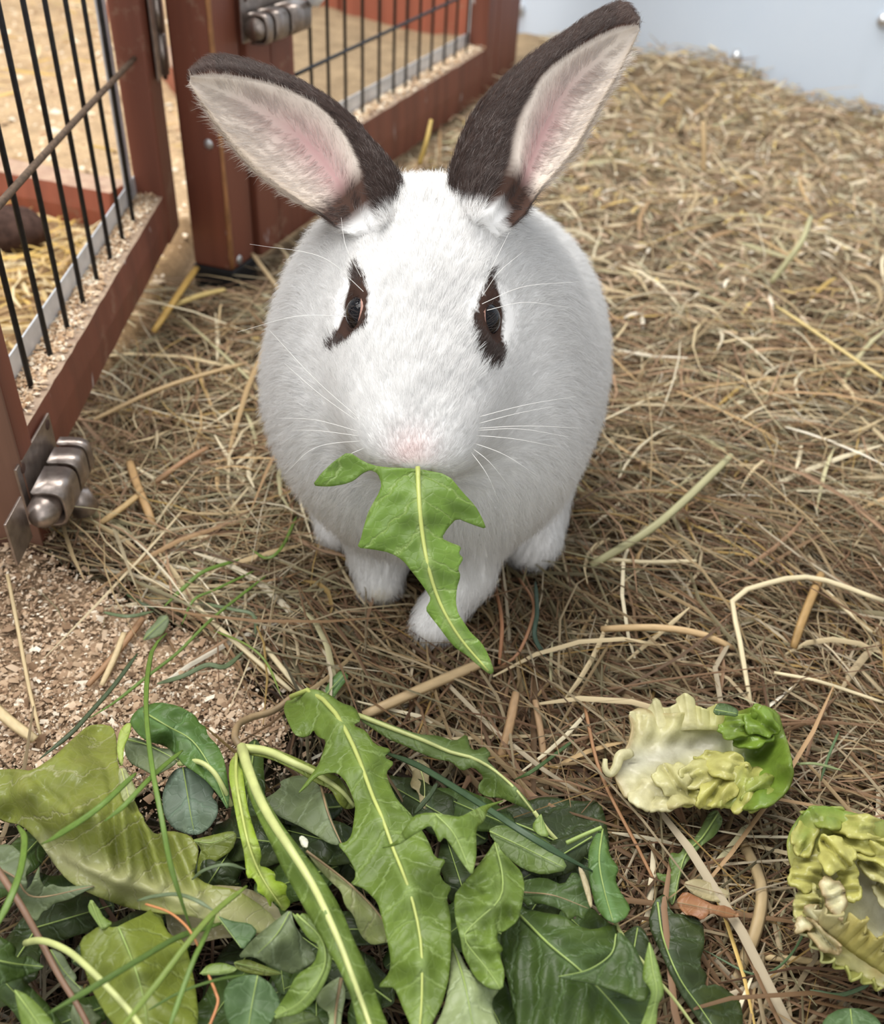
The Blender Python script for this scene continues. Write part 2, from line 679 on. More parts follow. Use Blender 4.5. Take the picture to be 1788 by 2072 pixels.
for px, nn_, oo in (((422, 292), np.cross(e1, Z), pf), ((484, 526), np.cross(Z, e2), pf)):
    nn_ = nrm_(nn_)
    if np.dot(nn_, CAM - pf) < 0: nn_ = -nn_
    c = PL(*px, oo, nn_)
    MB().add(*dome(c, nn_, .0048, .0018)).build('screw_head', m_screw, post)

# ---- hinge between left gate stile and post
hc = PL(334, 150, GL1 + GLN * .004, GLN)
hinge = thing('hinge', 'grey steel hinge between the left gate and the square post', 'hinge', tuple(hc))
for k in range(3):
    z0 = hc[2] + k * .034
    MB().tube([[hc[0], hc[1], z0], [hc[0], hc[1], z0 + .032]], .0042, 12).build('knuckle', m_steel, hinge)
MB().tube([hc - Z * .004, hc + Z * .106], .0022, 8).build('pin', m_steel, hinge)
MB().add(*board(hc - GLD * .026, GLD, .024, GLN, .0016, hc[2], hc[2] + .098, .0004)).build('hinge_leaf', m_steel, hinge, False)
MB().add(*board(hc + GLD * .002, GLD, .022, GLN, .0016, hc[2], hc[2] + .098, .0004)).build('hinge_leaf', m_steel, hinge, False)


# ---- bolts
def door_bolt(label, o, a, n, up, L, Wd, knob_side=1, rodout=.012, knob_mat=None, knob_at=.42):
    """o = centre of plate start on the face, a = along, n = out of the face, up = across"""
    t = thing('door_bolt', label, 'bolt', tuple(o))
    mb = MB().box(o - up * Wd / 2, a * L, up * Wd, n * .0016, .0005)
    plate = mb.build('back_plate', m_steel, t, False)
    for s in (.10, .86):
        for w in (-.38,):
            c = o + a * L * s + up * Wd * w + n * .0017
            MB().add(*dome(c, n, Wd * .085, .0004, 16)).build('screw_hole', m_hole, plate)
    R = Wd * .27
    c0 = o + up * Wd * .20 + n * (.0016 + R * .95)

    def sleeve(s0, s1):
        v, f = [], []
        K = 14
        for s in (s0, s1):
            for rr in (R * 1.16, R):
                for i in range(K + 1):
                    w = -.25 + (math.pi + .5) * i / K
                    cw, sw = math.cos(w), math.sin(w)
                    cw, sw = math.copysign(abs(cw) ** .55, cw), math.copysign(abs(sw) ** .55, sw)
                    v.append(c0 + a * L * s + rr * (cw * up + sw * n))
        m = K + 1
        for i in range(K):
            f += [(i, i + 1, 2 * m + i + 1, 2 * m + i), (m + i, 3 * m + i, 3 * m + i + 1, m + i + 1),
                  (i, m + i, m + i + 1, i + 1), (2 * m + i, 2 * m + i + 1, 3 * m + i + 1, 3 * m + i)]
        for i in (0, K):
            f.append((i, 2 * m + i, 3 * m + i, m + i))
        MB().add(v, f).build('sleeve', m_steel, t)
    sleeve(.05, .17); sleeve(.24, .50); sleeve(.57, 1.0)
    e = c0 + a * (L + rodout)
    MB().tube([c0 + a * L * .02, e, e + a * R * .5, e + a * R * .78], [R * .86, R * .86, R * .62, R * .2], 16).build('bolt_rod', m_steel, t)
    k0 = c0 + a * L * knob_at
    kd = nrm_(up * knob_side + n * .35)
    MB().tube([k0 + kd * R * .5, k0 + kd * R * 1.3, k0 + kd * R * 1.5, k0 + kd * R * 2.7, k0 + kd * R * 2.95],
              [R * .4, R * .4, R * .75, R * .8, R * .45], 14).build('knob', knob_mat or m_steel, t)
    return t


o1, o2 = PL(104, 884, GL1, GLN), PL(40, 1003, GL1, GLN)
a_b = nrm_((o2 - o1) * np.array([1, 1, 0]))
door_bolt('worn grey steel bolt on the near corner of the left gate', o1 + GLN * .0005 - Z * .002, a_b, GLN, -Z,
          float(np.dot(o2 - o1, a_b)), .040, 1, .004)

# ---- closing post at the left edge
cq = G(47, 1082, .026) * np.array([1, 1, 0])
post2 = thing('closing_post', 'post at the left edge below the gate bolt, red side and weathered end face', 'post', tuple(cq))
lw = float(np.dot(GL1 + GLD * uL_near - cq, GLD)) - .0015
ox = float(np.dot(GL1 - cq, GLN)) + .002
MB().add(*boxg(cq + GLN * ox - GLN * .07 + GLD * .002 - Z * .02, GLN * .07, GLD * lw, Z * .55, .002)).build('post_shaft', m_red, post2, False)
MB().add(*boxg(cq + GLN * (ox + .0004) - GLN * .0708 - Z * .02, GLN * .0708, GLD * .002, Z * .55, .0006)).build('end_face', m_old, post2, False)
kq = PL(40, 1035, GL1 + GLN * .004, GLN)
o = MB().box(kq - GLD * .022 - Z * .022, GLD * .026, GLN * .0014, Z * .03, .0004).build('keeper_plate', m_steel, None, False)
tag(o, 'small grey steel keeper plate on the weathered post below the bolt', 'plate')

# ---- right gate
gate2 = thing('wire_gate', 'red-brown timber gate with dark wire bars behind the rabbit, right of the square post', 'gate', tuple(GR1))
u_s = U(PL(603, 300, GR1, GRN), GR1, GRD)
u_e = U(PL(984, 90, GR1, GRN), GR1, GRD)
u_e2 = U(PL(1046, 90, GR1, GRN), GR1, GRD)
zt = PL(800, 207, GR1, GRN)[2]
MB().add(*board(GR1 + GRD * (u_s - .045), GRD, .045, GRN, .03, .004, .6)).build('stile', m_red, gate2, False)
MB().add(*board(GR1 + GRD * (u_s - .088), GRD, .042, GRN, .032, .004, .6)).build('stile_board', m_red, gate2, False)
fine_board(MB(), GR1 + GRD * u_s, GRD, u_e - u_s, GRN, .03, .0, zt, 3).build('bottom_rail', m_red, gate2, False)
MB().add(*board(GR1 + GRD * u_s, GRD, u_e - u_s, GRN, .03, .56, .6)).build('top_rail', m_red, gate2, False)
MB().add(*board(GR1 + GRD * u_e, GRD, .05, GRN, .034, .0, .62)).build('stile', m_red, gate2, False)
ob = GR1 - GRN * .016
for x in [628, 663, 698, 733, 767, 797, 822, 848, 873, 899, 921, 943]:
    q = PL(x, 100, ob, GRN)
    q[2] = zt - .003
    MB().tube([q, q + Z * .25, q + Z * (.57 - zt)], .0019, 8).build('wire_bar', m_wire, gate2)
q1, q2 = PL(598, 151, ob + GRN * .004, GRN), PL(960, -19, ob + GRN * .004, GRN)
MB().tube(spline([q1, (q1 + q2) / 2, q2], 16), .0021, 8).build('cross_wire', m_wire, gate2)
ob = GR1 - GRN * .0285
MB().add(*board(ob + GRD * u_s, GRD, u_e - u_s, GRN, .0012, zt - .01, zt + .018, 0)).build('zinc_strip', m_zinc, gate2, False)
us_ = U(PL(950, 50, ob, GRN), ob, GRD)
MB().add(*board(ob + GRD * us_, GRD, .03, GRN, .002, zt + .004, .58, 0)).build('corner_strip', m_whitestrip, gate2, False)
n = 1600
uu = rng.uniform(u_s, u_e, n)
pts = GR1[None] + GRD[None] * uu[:, None] - GRN[None] * (rng.beta(2, 1.2, n) * .026 + .001)[:, None]
pts[:, 2] = zt + rng.uniform(-.001, .001, n)
o = crumbs('sawdust_crumbs', pts, np.full(n, .0032), pal(n, SAWC), m_crumb, gate2)
o['kind'] = 'stuff'
post3 = MB().add(*board(GR1 + GRD * (u_e + .052), GRD, max(.03, u_e2 - u_e - .052), GRN * 1.0, .045, .0, .66)).build('far_post', m_red, None, False)
tag(post3, 'red-brown far post where the right gate meets the white wall', 'post')
# bolt on the right gate's stile
o1 = PL(487, 72, GR1, GRN); o2 = PL(588, 14, GR1, GRN)
ax = nrm_((o2 - o1) * np.array([1, 1, 0]))
upz = Z
door_bolt('galvanised bolt with a pale knob high on the right gate', PL(485, 38, GR1 + GRN * .003, GRN), GRD, GRN, -Z, .088, .040, -.4, .004,
          m_whitestrip, 1.06)

# ---- boards of the run further back


def far_board(label, p1, p2, h, th, mat=m_red_far, top=None):
    a = p2 - p1; L = np.linalg.norm(a); a = a / L
    n = np.array([a[1], -a[0], 0])
    if np.dot(n, CAM - p1) < 0: n = -n
    o = fine_board(MB(), p1, a, L, n, th, -.005, h, 2).build('kick_board', mat, None, False)
    tag(o, label, 'board', 'kick boards inside the run')
    return o


kb1, kb2 = G(-140, 393), G(232, 470)
far_board('red kick board on the straw behind the left gate bars', kb1, kb2, PL(100, 366, kb1, np.cross(kb2 - kb1, Z))[2], .045)
far_board('red kick board with pale top, far inside the run at the top left', G(20, -150), G(362, 222), .055, .03)
far_board('short red kick board at the top behind the right gate bars', G(560, -6), G(683, 36), .13, .03)
far_board('long red kick board at the far end of the run behind the right gate', G(690, 40), G(1000, 94), .16, .03)

# ---- brown lump
lc = G(26, 505, 0)
v, f = [], []
for i in range(17):
    th = math.pi * i / 16
    for k in range(24):
        w = 2 * math.pi * k / 24
        v.append(lc + np.array([.036 * math.sin(th) * math.cos(w), .030 * math.sin(th) * math.sin(w), .020 + .022 * math.cos(th)]))
for i in range(16):
    for k in range(24):
        f.append((i * 24 + k, (i + 1) * 24 + k, (i + 1) * 24 + (k + 1) % 24, i * 24 + (k + 1) % 24))
v = dusty(v, .0028, 9)
m_lump = m_plain('dark brown lump', (.065, .038, .030), .9, 0, .4, 140, .5, .1)
o = mk('lump', v, f, m_lump)
tag(o, 'dark brown lump on the straw behind the left gate bars', 'lump')

# ================================================================== the rabbit
def nrm(v):
    v = np.asarray(v, float)
    return v / (np.linalg.norm(v, axis=-1, keepdims=True) + 1e-12)


NOSE, CROWN = P(838, 925, .428), P(866, 345, .455)
EYL, EYR = P(722, 605, .44), P(990, 640, .44)
HA = nrm(NOSE - CROWN)
HB = EYR - EYL; HB = nrm(HB - HA * np.dot(HB, HA))
HC = np.cross(HA, HB)
if np.dot(HC, CAM - NOSE) < 0: HC = -HC
HO = CROWN + HA * np.dot((EYL + EYR) / 2 - CROWN, HA)
HO = HO + HB * (np.dot((EYL + EYR) / 2 - HO, HB))
HR = np.stack([HA, HB, HC])


def hp(a, b, c):
    return HO + a * HA + b * HB + c * HC


def to_head(p):
    return (np.asarray(p) - HO) @ HR.T


def sd_ell(p, c, r, R=None):
    q = p - np.asarray(c)
    if R is not None: q = q @ np.asarray(R).T
    r = np.asarray(r)
    k0 = np.linalg.norm(q / r, axis=-1)
    k1 = np.linalg.norm(q / (r * r), axis=-1) + 1e-9
    return k0 * (k0 - 1) / k1


def sd_cap(p, a, b, ra, rb):
    a, b = np.asarray(a), np.asarray(b)
    ba = b - a
    h = np.clip(((p - a) @ ba) / (ba @ ba), 0, 1)
    return np.linalg.norm(p - a - h[..., None] * ba, axis=-1) - (ra + (rb - ra) * h)


def smin(a, b, k):
    h = np.clip(0.5 + 0.5 * (b - a) / k, 0, 1)
    return b + (a - b) * h - k * h * (1 - h)


EYE_B, EYE_C, EYE_A = 0.0275, -0.0100, 0.0
EYES = [hp(EYE_A, s * EYE_B, EYE_C) for s in (-1, 1)]


def head_sdf(p):
    q = to_head(p)
    d = sd_ell(q, (-.018, 0, -.030), (.055, .0350, .034))
    d = smin(d, sd_ell(q, (.012, 0, -.026), (.048, .031, .027)), .02)
    d = smin(d, sd_ell(q, (.042, 0, -.019), (.036, .0275, .024)), .02)      # muzzle
    for s in (-1, 1):
        d = smin(d, sd_ell(q, (.028, s * .019, -.030), (.036, .020, .026)), .016)   # cheek
        d = smin(d, sd_ell(q, (.056, s * .0125, -.014), (.019, .0145, .0165)), .010)  # whisker pad
        d = smin(d, sd_ell(q, (-.004, s * .0235, -.009), (.022, .0085, .009)), .012)  # brow
        d = smin(d, sd_ell(q, (-.052, s * .022, -.026), (.022, .016, .020)), .016)  # ear base
    d = smin(d, sd_ell(q, (.069, 0, -.008), (.0085, .0095, .0085)), .009)     # nose
    d = smin(d, sd_ell(q, (.060, 0, -.034), (.016, .013, .013)), .012)      # chin
    for s in (-1, 1):
        e = sd_ell(q, (EYE_A + .001, s * .0395, EYE_C + .004), (.0125, .0100, .0105))
        d = -smin(-d, e, .004)
        n = sd_ell(q, (.0755, s * .0058, -.0085), (.0035, .0028, .0018))      # nostril
        d = -smin(-d, n, .002)
    return d


def rabbit_sdf(p):
    d = head_sdf(p)
    b = sd_ell(p, (-.012, .478, .116), (.095, .083, .088))                     # chest and shoulders
    b = smin(b, sd_ell(p, (.012, .575, .104), (.087, .105, .084)), .05)        # back and rump
    b = smin(b, sd_ell(p, (-.014, .486, .178), (.062, .060, .050)), .05)       # neck
    b = smin(b, sd_ell(p, (-.006, .436, .098), (.064, .040, .058)), .04)       # chest fluff
    b = smin(b, sd_ell(p, (.0, .53, .050), (.066, .085, .042)), .04)           # belly
    b = smin(b, sd_ell(p, (-.058, .540, .076), (.036, .070, .062)), .03)       # haunches
    b = smin(b, sd_ell(p, (.050, .545, .076), (.036, .075, .064)), .03)
    b = smin(b, sd_cap(p, (-.072, .505, .020), (-.064, .470, .015), .019, .0150), .016)   # hind feet
    b = smin(b, sd_cap(p, (.066, .520, .022), (.058, .466, .017), .021, .0175), .016)
    l = sd_cap(p, (-.038, .446, .085), (-.037, .435, .030), .024, .0165)
    l = smin(l, sd_cap(p, (-.037, .435, .030), (-.0352, .424, .0135), .0165, .0140), .010)
    r = sd_cap(p, (.018, .430, .085), (.016, .411, .036), .023, .0145)
    r = smin(r, sd_cap(p, (.016, .411, .036), (-.0005, .390, .0125), .0140, .0122), .010)
    b = smin(b, smin(l, r, .004), .014)
    b = smin(b, sd_ell(p, (.045, .690, .060), (.022, .022, .024)), .02)        # tail
    return smin(d, b, .022)


def surface_nets(f, lo, hi, h):
    lo, hi = np.asarray(lo), np.asarray(hi)
    n = np.ceil((hi - lo) / h).astype(int) + 1
    ax = [lo[i] + h * np.arange(n[i]) for i in range(3)]
    val = np.empty(n)
    for i in range(n[0]):
        gy, gz = np.meshgrid(ax[1], ax[2], indexing='ij')
        p = np.stack([np.full_like(gy, ax[0][i]), gy, gz], -1)
        val[i] = f(p)
    sgn = val < 0
    m = n - 1
    acc = np.zeros((*m, 3)); cnt = np.zeros(m)
    offs = [(i, j, k) for i in (0, 1) for j in (0, 1) for k in (0, 1)]

    def sl(o):
        return tuple(slice(o[i], o[i] + m[i]) for i in range(3))
    for a in offs:
        for k in range(3):
            if a[k]: continue
            b = list(a); b[k] = 1; b = tuple(b)
            va, vb = val[sl(a)], val[sl(b)]
            c = (va < 0) != (vb < 0)
            t = np.where(c, va / np.where(c, va - vb, 1), 0)
            pos = np.zeros((*m, 3)); pos[..., 0] = a[0]; pos[..., 1] = a[1]; pos[..., 2] = a[2]
            pos[..., k] += t
            acc += pos * c[..., None]; cnt += c
    act = cnt > 0
    idx = -np.ones(m, int); idx[act] = np.arange(act.sum())
    ijk = np.argwhere(act)
    v = lo + h * (ijk + acc[act] / cnt[act][:, None])
    faces = []
    for k in range(3):
        i1, i2 = [(1, 2), (2, 0), (0, 1)][k]
        a = [slice(1, m[0]), slice(1, m[1]), slice(1, m[2])]
        a[k] = slice(0, m[k])
        b = list(a); b[k] = slice(1, m[k] + 1)
        s0, s1 = sgn[tuple(a)], sgn[tuple(b)]
        base = np.argwhere(s0 != s1)
        flip = s1[s0 != s1]
        for t in range(3):
            if t != k: base[:, t] += 1
        e1 = np.zeros(3, int); e1[i1] = 1
        e2 = np.zeros(3, int); e2[i2] = 1
        q = np.stack([idx[tuple((base - o).T)] for o in (0 * e1, e1, e1 + e2, e2)], 1)
        q[flip] = q[flip][:, ::-1]
        faces.append(q)
    return v, np.vstack(faces)


RV, RF = surface_nets(rabbit_sdf, (-.14, .32, -.006), (.15, .73, .285), .0026)
# light smoothing of the net
for _ in range(2):
    e = np.vstack([RF[:, [0, 1]], RF[:, [1, 2]], RF[:, [2, 3]], RF[:, [3, 0]]])
    s_ = np.zeros_like(RV); c_ = np.zeros(len(RV))
    np.add.at(s_, e[:, 0], RV[e[:, 1]]); np.add.at(c_, e[:, 0], 1)
    np.add.at(s_, e[:, 1], RV[e[:, 0]]); np.add.at(c_, e[:, 1], 1)
    RV = RV * 0.5 + 0.5 * s_ / c_[:, None]


# ---- ears: cupped shells, inner face towards the viewer side, rooted in the head
def ear(Lp, Mp, Tp, d_root, d_tip, cup, side):
    NSt, NI, NO, NB = 46, 9, 5, 9
    L, M, T = spline(Lp, NSt), spline(Mp, NSt), spline(Tp, NSt)
    verts, info = [], []
    for i in range(NSt):
        s = i / (NSt - 1)
        d = d_root + (d_tip - d_root) * s
        c = cup * math.sin(math.pi * min(1, 0.12 + 0.88 * (1 - s) ** 0.7)) * (1 if s < .97 else .4)
        c = min(c, .30 * float(np.linalg.norm(M[i] - L[i])) * .46 / 1900)
        ring = []
        for t in np.linspace(0, 1, NI):                      # inner: L -> M
            q = L[i] * (1 - t) + M[i] * t
            dep = d + c * (math.sin(math.pi * t ** 0.8)) + .002 * (1 - t) - .003 * t
            ring.append((P(q[0], q[1], dep), t, 0))
        for t in np.linspace(0, 1, NO + 1)[1:]:              # folded edge: M -> T
            q = M[i] * (1 - t) + T[i] * t
            dep = d - .003 - .0016 * math.sin(math.pi * t) + .010 * t * t
            ring.append((P(q[0], q[1], dep), t, 1))
        for t in np.linspace(0, 1, NB + 1)[1:-1]:            # back: T -> L
            q = T[i] * (1 - t) + L[i] * t
            dep = d + .0085 * (1 - t) + .004 * t + (c + .003) * math.sin(math.pi * (0.15 + .85 * t) ** 1.1) + .002
            ring.append((P(q[0], q[1], dep), t, 2))
        if i == 0:
            tg = hp(-.030, side * .012, -.045)
            for a in (.8, .55, .3, .12):
                verts += [r[0] + a * (tg - r[0]) for r in ring]
                info += [(0.0, r[1], r[2]) for r in ring]
        verts += [r[0] for r in ring]
        info += [(s, r[1], r[2]) for r in ring]
    n = len(ring)
    NSt += 4
    f = []
    for i in range(NSt - 1):
        for k in range(n):
            k2 = (k + 1) % n
            f.append((i * n + k, i * n + k2, (i + 1) * n + k2, (i + 1) * n + k))
    for k in range(1, n // 2):
        a0 = (NSt - 1) * n
        f.append((a0 + k, a0 + k + 1, a0 + (n - k - 1) % n, a0 + (n - k) % n))
    verts, info, f = np.array(verts), np.array(info), np.array(f)
    # orient faces outwards (ring order may be reversed for one ear)
    a = verts[f[n * 20 + 4]]
    nn = np.cross(a[1] - a[0], a[2] - a[0])
    if np.dot(nn, CAM - a[0]) < 0: f = f[:, ::-1]
    return verts, info, f, n


EARS = [
    ear([(722, 478), (690, 468), (652, 440), (598, 408), (520, 350), (450, 272), (400, 196), (383, 168)],
        [(762, 462), (735, 400), (722, 335), (690, 268), (640, 215), (560, 178), (470, 160), (385, 155)],
        [(808, 440), (818, 392), (800, 340), (758, 288), (698, 222), (608, 163), (500, 119), (425, 112), (390, 138)],
        .452, .466, .016, -1),
    ear([(1012, 476), (1058, 440), (1090, 392), (1128, 350), (1170, 300), (1202, 240), (1240, 172), (1274, 104), (1294, 60)],
        [(985, 440), (1020, 390), (1046, 345), (1052, 285), (1068, 225), (1105, 155), (1165, 108), (1232, 72), (1290, 52)],
        [(925, 440), (908, 372), (922, 300), (962, 218), (1050, 128), (1150, 58), (1220, 14), (1266, 4), (1294, 40)],
        .452, .476, .014, 1)]

# ---- colour pattern of the coat (vertex colours of the skin; the same function colours each hair)
WHITE = np.array([.955, .945, .93]); DARK = np.array([.060, .034, .026]); PINKN = np.array([.84, .66, .63])
PATCH = [[(704, 588), (712, 545), (722, 532), (738, 560), (746, 600), (744, 640), (738, 672), (728, 672), (706, 694), (672, 720), (660, 706), (684, 664), (696, 630)],
         [(988, 545), (998, 556), (1006, 590), (1018, 620), (1014, 655), (1022, 700), (1010, 750), (985, 752), (966, 722), (957, 690), (957, 640), (966, 610), (982, 580)]]


def coat(p):
    """base colour of the fur at skin points p"""
    p = np.asarray(p, float)
    u, v, d = proj(p).T
    col = np.tile(WHITE, (len(p), 1))
    q = to_head(p)
    head = (np.abs(q[:, 0]) < .075) & (d < .485) & (q[:, 2] > -.04)
    for poly in PATCH:
        m = inpoly(u, v, poly) & head
        col[m] = DARK
    w = np.exp(-(((u - 832) / 46) ** 2 + ((v - 918) / 42) ** 2)) * head
    col = col * (1 - .8 * w[:, None]) + PINKN * .8 * w[:, None]
    # faint yellow on the toes
    w = np.exp(-(((u - 855) / 20) ** 2 + ((v - 1305) / 16) ** 2)) + np.exp(-(((u - 765) / 24) ** 2 + ((v - 1205) / 14) ** 2))
    w = np.clip(w, 0, 1)[:, None] * .55
    return col * (1 - w) + np.array([.78, .68, .42]) * w


def ear_coat(info, side):
    s, t, k = info.T
    cream = np.array([.78, .69, .60]); pink = np.array([.56, .35, .34]); tan = np.array([.52, .39, .26])
    col = np.tile(DARK, (len(s), 1)) * np.where(s > .9, 1.5, 1.0)[:, None]
    m = k == 0
    mid = np.exp(-((t - .62) / .24) ** 2) * np.clip((0.85 - s) / .4, 0, 1)
    c = cream * (1 - mid[:, None]) + pink * mid[:, None]
    e = np.clip(1 - t / .18, 0, 1)[:, None] * .7
    c = c * (1 - e) + tan * e
    low = np.clip((.26 - s) / .08, 0, 1)[:, None]
    c = c * (1 - low) + DARK * 1.4 * low
    root = np.clip((.10 - s) / .05, 0, 1)[:, None]
    if side < 0:
        c = c * (1 - root) + WHITE * root
    else:
        rr = root * (t > .45)[:, None]
        c = c * (1 - rr) + WHITE * rr
    col[m] = c[m]
    b = (k == 2) & (t > .75)
    col[b] = DARK * 1.3
    lim = np.clip((.055 - s) / .03, 0, 1)[:, None]
    return col * (1 - lim) + WHITE * lim


skin_cols = [coat(RV)]
vv, ff = [RV], [RF]
off = len(RV)
for (ev, ei, ef, _n), sd in zip(EARS, (-1, 1)):
    vv.append(ev); ff.append(ef + off); off += len(ev)
    skin_cols.append(ear_coat(ei, sd))

m_skin, nt, b = mat_new('rabbit skin')
a_ = nd(nt, 'ShaderNodeAttribute', attribute_name='col')
nt.links.new(a_.outputs['Color'], b.inputs['Base Color'])
b.inputs['Roughness'].default_value = 0.9
b.inputs['Specular IOR Level'].default_value = 0.1
b.inputs['Subsurface Weight'].default_value = 0.0
rabbit = thing('rabbit', 'white rabbit with dark brown ears and eye patches sitting on hay eating a leaf', 'rabbit', (0.0, .48, 0.0))
body = mk('body', np.vstack(vv), np.vstack(ff), m_skin, rabbit, colors=np.vstack(skin_cols))

# ---- eyes
m_eye, nt, b = mat_new('eye')
tc = nt.nodes.new('ShaderNodeAttribute'); tc.attribute_name = 'iris'
r_ = ramp(nt, [(0.0, (.16, .055, .022)), (.55, (.09, .028, .012)), (.62, (.004, .004, .006)), (1, (.003, .003, .005))], tc.outputs['Fac'])
nt.links.new(r_.outputs[0], b.inputs['Base Color'])
b.inputs['Roughness'].default_value = 0.03
b.inputs['Specular IOR Level'].default_value = 0.32
m_lid = m_plain('eyelid', (.50, .28, .22), .5, var=.25, scale=500)
for s, e in zip((-1, 1), EYES):
    ax = nrm(s * HB + .25 * HC + .1 * HA)
    v, f = [], []
    a1 = nrm(np.cross(ax, HA)); a2 = np.cross(ax, a1)
    N1, N2, R = 18, 28, .0098
    ir = []
    for i in range(N1 + 1):
        th = math.pi * i / N1
        for k in range(N2):
            w = 2 * math.pi * k / N2
            dr = math.cos(th) * ax + math.sin(th) * (math.cos(w) * a1 + math.sin(w) * a2)
            v.append(e + R * dr)
            ir.append(max(0, math.cos(th)) ** .5 if th < math.pi / 2 else 0)
    for i in range(N1):
        for k in range(N2):
            k2 = (k + 1) % N2
            f.append((i * N2 + k, (i + 1) * N2 + k, (i + 1) * N2 + k2, i * N2 + k2))
    mk('eye', v, f, m_eye, rabbit, attrs={'iris': np.array(ir)})
    pts = []
    ax2 = nrm(s * HB + .42 * HC)
    b1 = HA - ax2 * np.dot(HA, ax2); b1 = nrm(b1); b2 = np.cross(ax2, b1)
    for k in range(33):
        w = 2 * math.pi * k / 32
        rr = .0089
        pts.append(e + ax2 * .0042 + rr * (1.04 * math.cos(w) * b1 + .93 * math.sin(w) * b2))
    MB().tube(pts, .0014, 8, False).build('eyelid', m_lid, rabbit)


# ---- fur: one hair-curve object
def sample_tris(V, Fq, n, weight):
    T = np.vstack([Fq[:, [0, 1, 2]], Fq[:, [0, 2, 3]]])
    fi = np.concatenate([np.arange(len(Fq))] * 2)
    a, b, c = V[T[:, 0]], V[T[:, 1]], V[T[:, 2]]
    nn = np.cross(b - a, c - a)
    ar = np.linalg.norm(nn, axis=1) * .5
    w = ar * weight((a + b + c) / 3, nrm(nn), fi)
    pick = rng.choice(len(T), n, p=w / w.sum())
    r1, r2 = np.sqrt(rng.random(n)), rng.random(n)
    w0, w1, w2 = 1 - r1, r1 * (1 - r2), r1 * r2
    pos = a[pick] * w0[:, None] + b[pick] * w1[:, None] + c[pick] * w2[:, None]
    return pos, pick, T[pick], np.stack([w0, w1, w2], 1)


def vnormals(V, Fq):
    n = np.zeros_like(V)
    a, b, c, d = (V[Fq[:, i]] for i in range(4))
    fn = np.cross(c - a, d - b)
    for i in range(4): np.add.at(n, Fq[:, i], fn)
    return nrm(n)


FUR = dict(pos=[], rad=[], col=[], nrm=[])
KP = 5


def add_fur(root, n, flow, length, col, lift, r0, curl=.12, tipfac=1.0):
    m = len(root)
    flow = flow - n * np.sum(flow * n, 1, keepdims=True)
    flow = nrm(flow)
    side = np.cross(n, flow)
    clump = wav(root, 420, 1)[:, None] * .35 + wav(root, 150, 2)[:, None] * .25
    flow = nrm(flow + side * (clump + rng.normal(0, curl, (m, 1))))
    lift = (lift * (1 + .35 * wav(root, 300, 3)) * rng.uniform(.7, 1.3, m))[:, None]
    length = length[:, None]
    pts = []
    for i in range(KP):
        t = i / (KP - 1)
        pts.append(root + length * (flow * (t * .55 + .45 * t * t) + n * lift * (t - .45 * t * t)) - n * .0004)
    FUR['pos'].append(np.stack(pts, 1))
    FUR['rad'].append(np.tile(r0, (m, 1)) * np.array([1, .95, .8, .55, .12])[None, :])
    FUR['col'].append(col)
    FUR['nrm'].append(nrm(n + .25 * flow + rng.normal(0, .10, (m, 3))))


BN = vnormals(RV, RF)


def w_body(c, n, fi):
    d = to_head(c)
    face = np.exp(-(np.linalg.norm(c - hp(.01, 0, -.005), axis=1) / .065) ** 2)
    f = np.sum(n * nrm(CAM - c), 1)
    vis = .35 + .65 * np.clip(.6 + f, 0, 1)
    vis *= np.where(c[:, 1] > .66, .5, 1) * np.where(c[:, 2] < .02, .7, 1)
    return vis * (1 + 3.2 * face)


NB_ = 185000
pos, _, T, w = sample_tris(RV, RF, NB_, w_body)
nn = nrm(sum(BN[T[:, i]] * w[:, i:i + 1] for i in range(3)))
deye = np.min([np.linalg.norm(pos - e - .004 * s * HB, axis=1) for s, e in zip((-1, 1), EYES)], 0)
keep = deye > .0116
inside_ear = np.zeros(len(pos), bool)
pos, nn, deye = pos[keep], nn[keep], deye[keep]
q = to_head(pos)
isface = np.clip(1 - (np.linalg.norm(q - np.array([.015, 0, -.015]), axis=1) - .055) / .03, 0, 1)
fl_head = -HA[None, :] * 1.0 + HB[None, :] * (q[:, 1:2] * 14) - HC[None, :] * .2
nearE = np.clip(1 - (deye - .0116) / .010, 0, 1)[:, None]
fl_head = fl_head * (1 - nearE) + (-HA[None] - .25 * np.sign(q[:, 1:2]) * HB[None]) * nearE
fl_body = np.stack([(pos[:, 0] + .005) * 2.5, np.full(len(pos), .55), np.full(len(pos), -.75)], 1)
legs = np.clip((.07 - pos[:, 2]) / .03, 0, 1)[:, None] * (pos[:, 1] < .5)[:, None]
fl_body = fl_body * (1 - legs) + np.array([0, -.25, -1.0]) * legs
flow = fl_head * isface[:, None] + fl_body * (1 - isface[:, None])
nosed = np.linalg.norm(q - np.array([.075, 0, -.006]), axis=1)
ln = .0125 * (1 - isface) + .0062 * isface
ln = ln * np.clip(.22 + nosed / .04, .3, 1)
ln = np.where(pos[:, 2] < .05, np.minimum(ln, .0085), ln) * rng.uniform(.65, 1.25, len(pos))
ln *= np.clip((deye - .0100) / .012, .22, 1)
cc = coat(pos + rng.normal(0, .0006, pos.shape))
cc = cc * rng.uniform(.90, 1.05, (len(pos), 1))
add_fur(pos, nn, flow, ln, np.clip(cc, 0, .98), np.where(isface > .5, .42, .55), np.full((1, 1), .000085)[0])
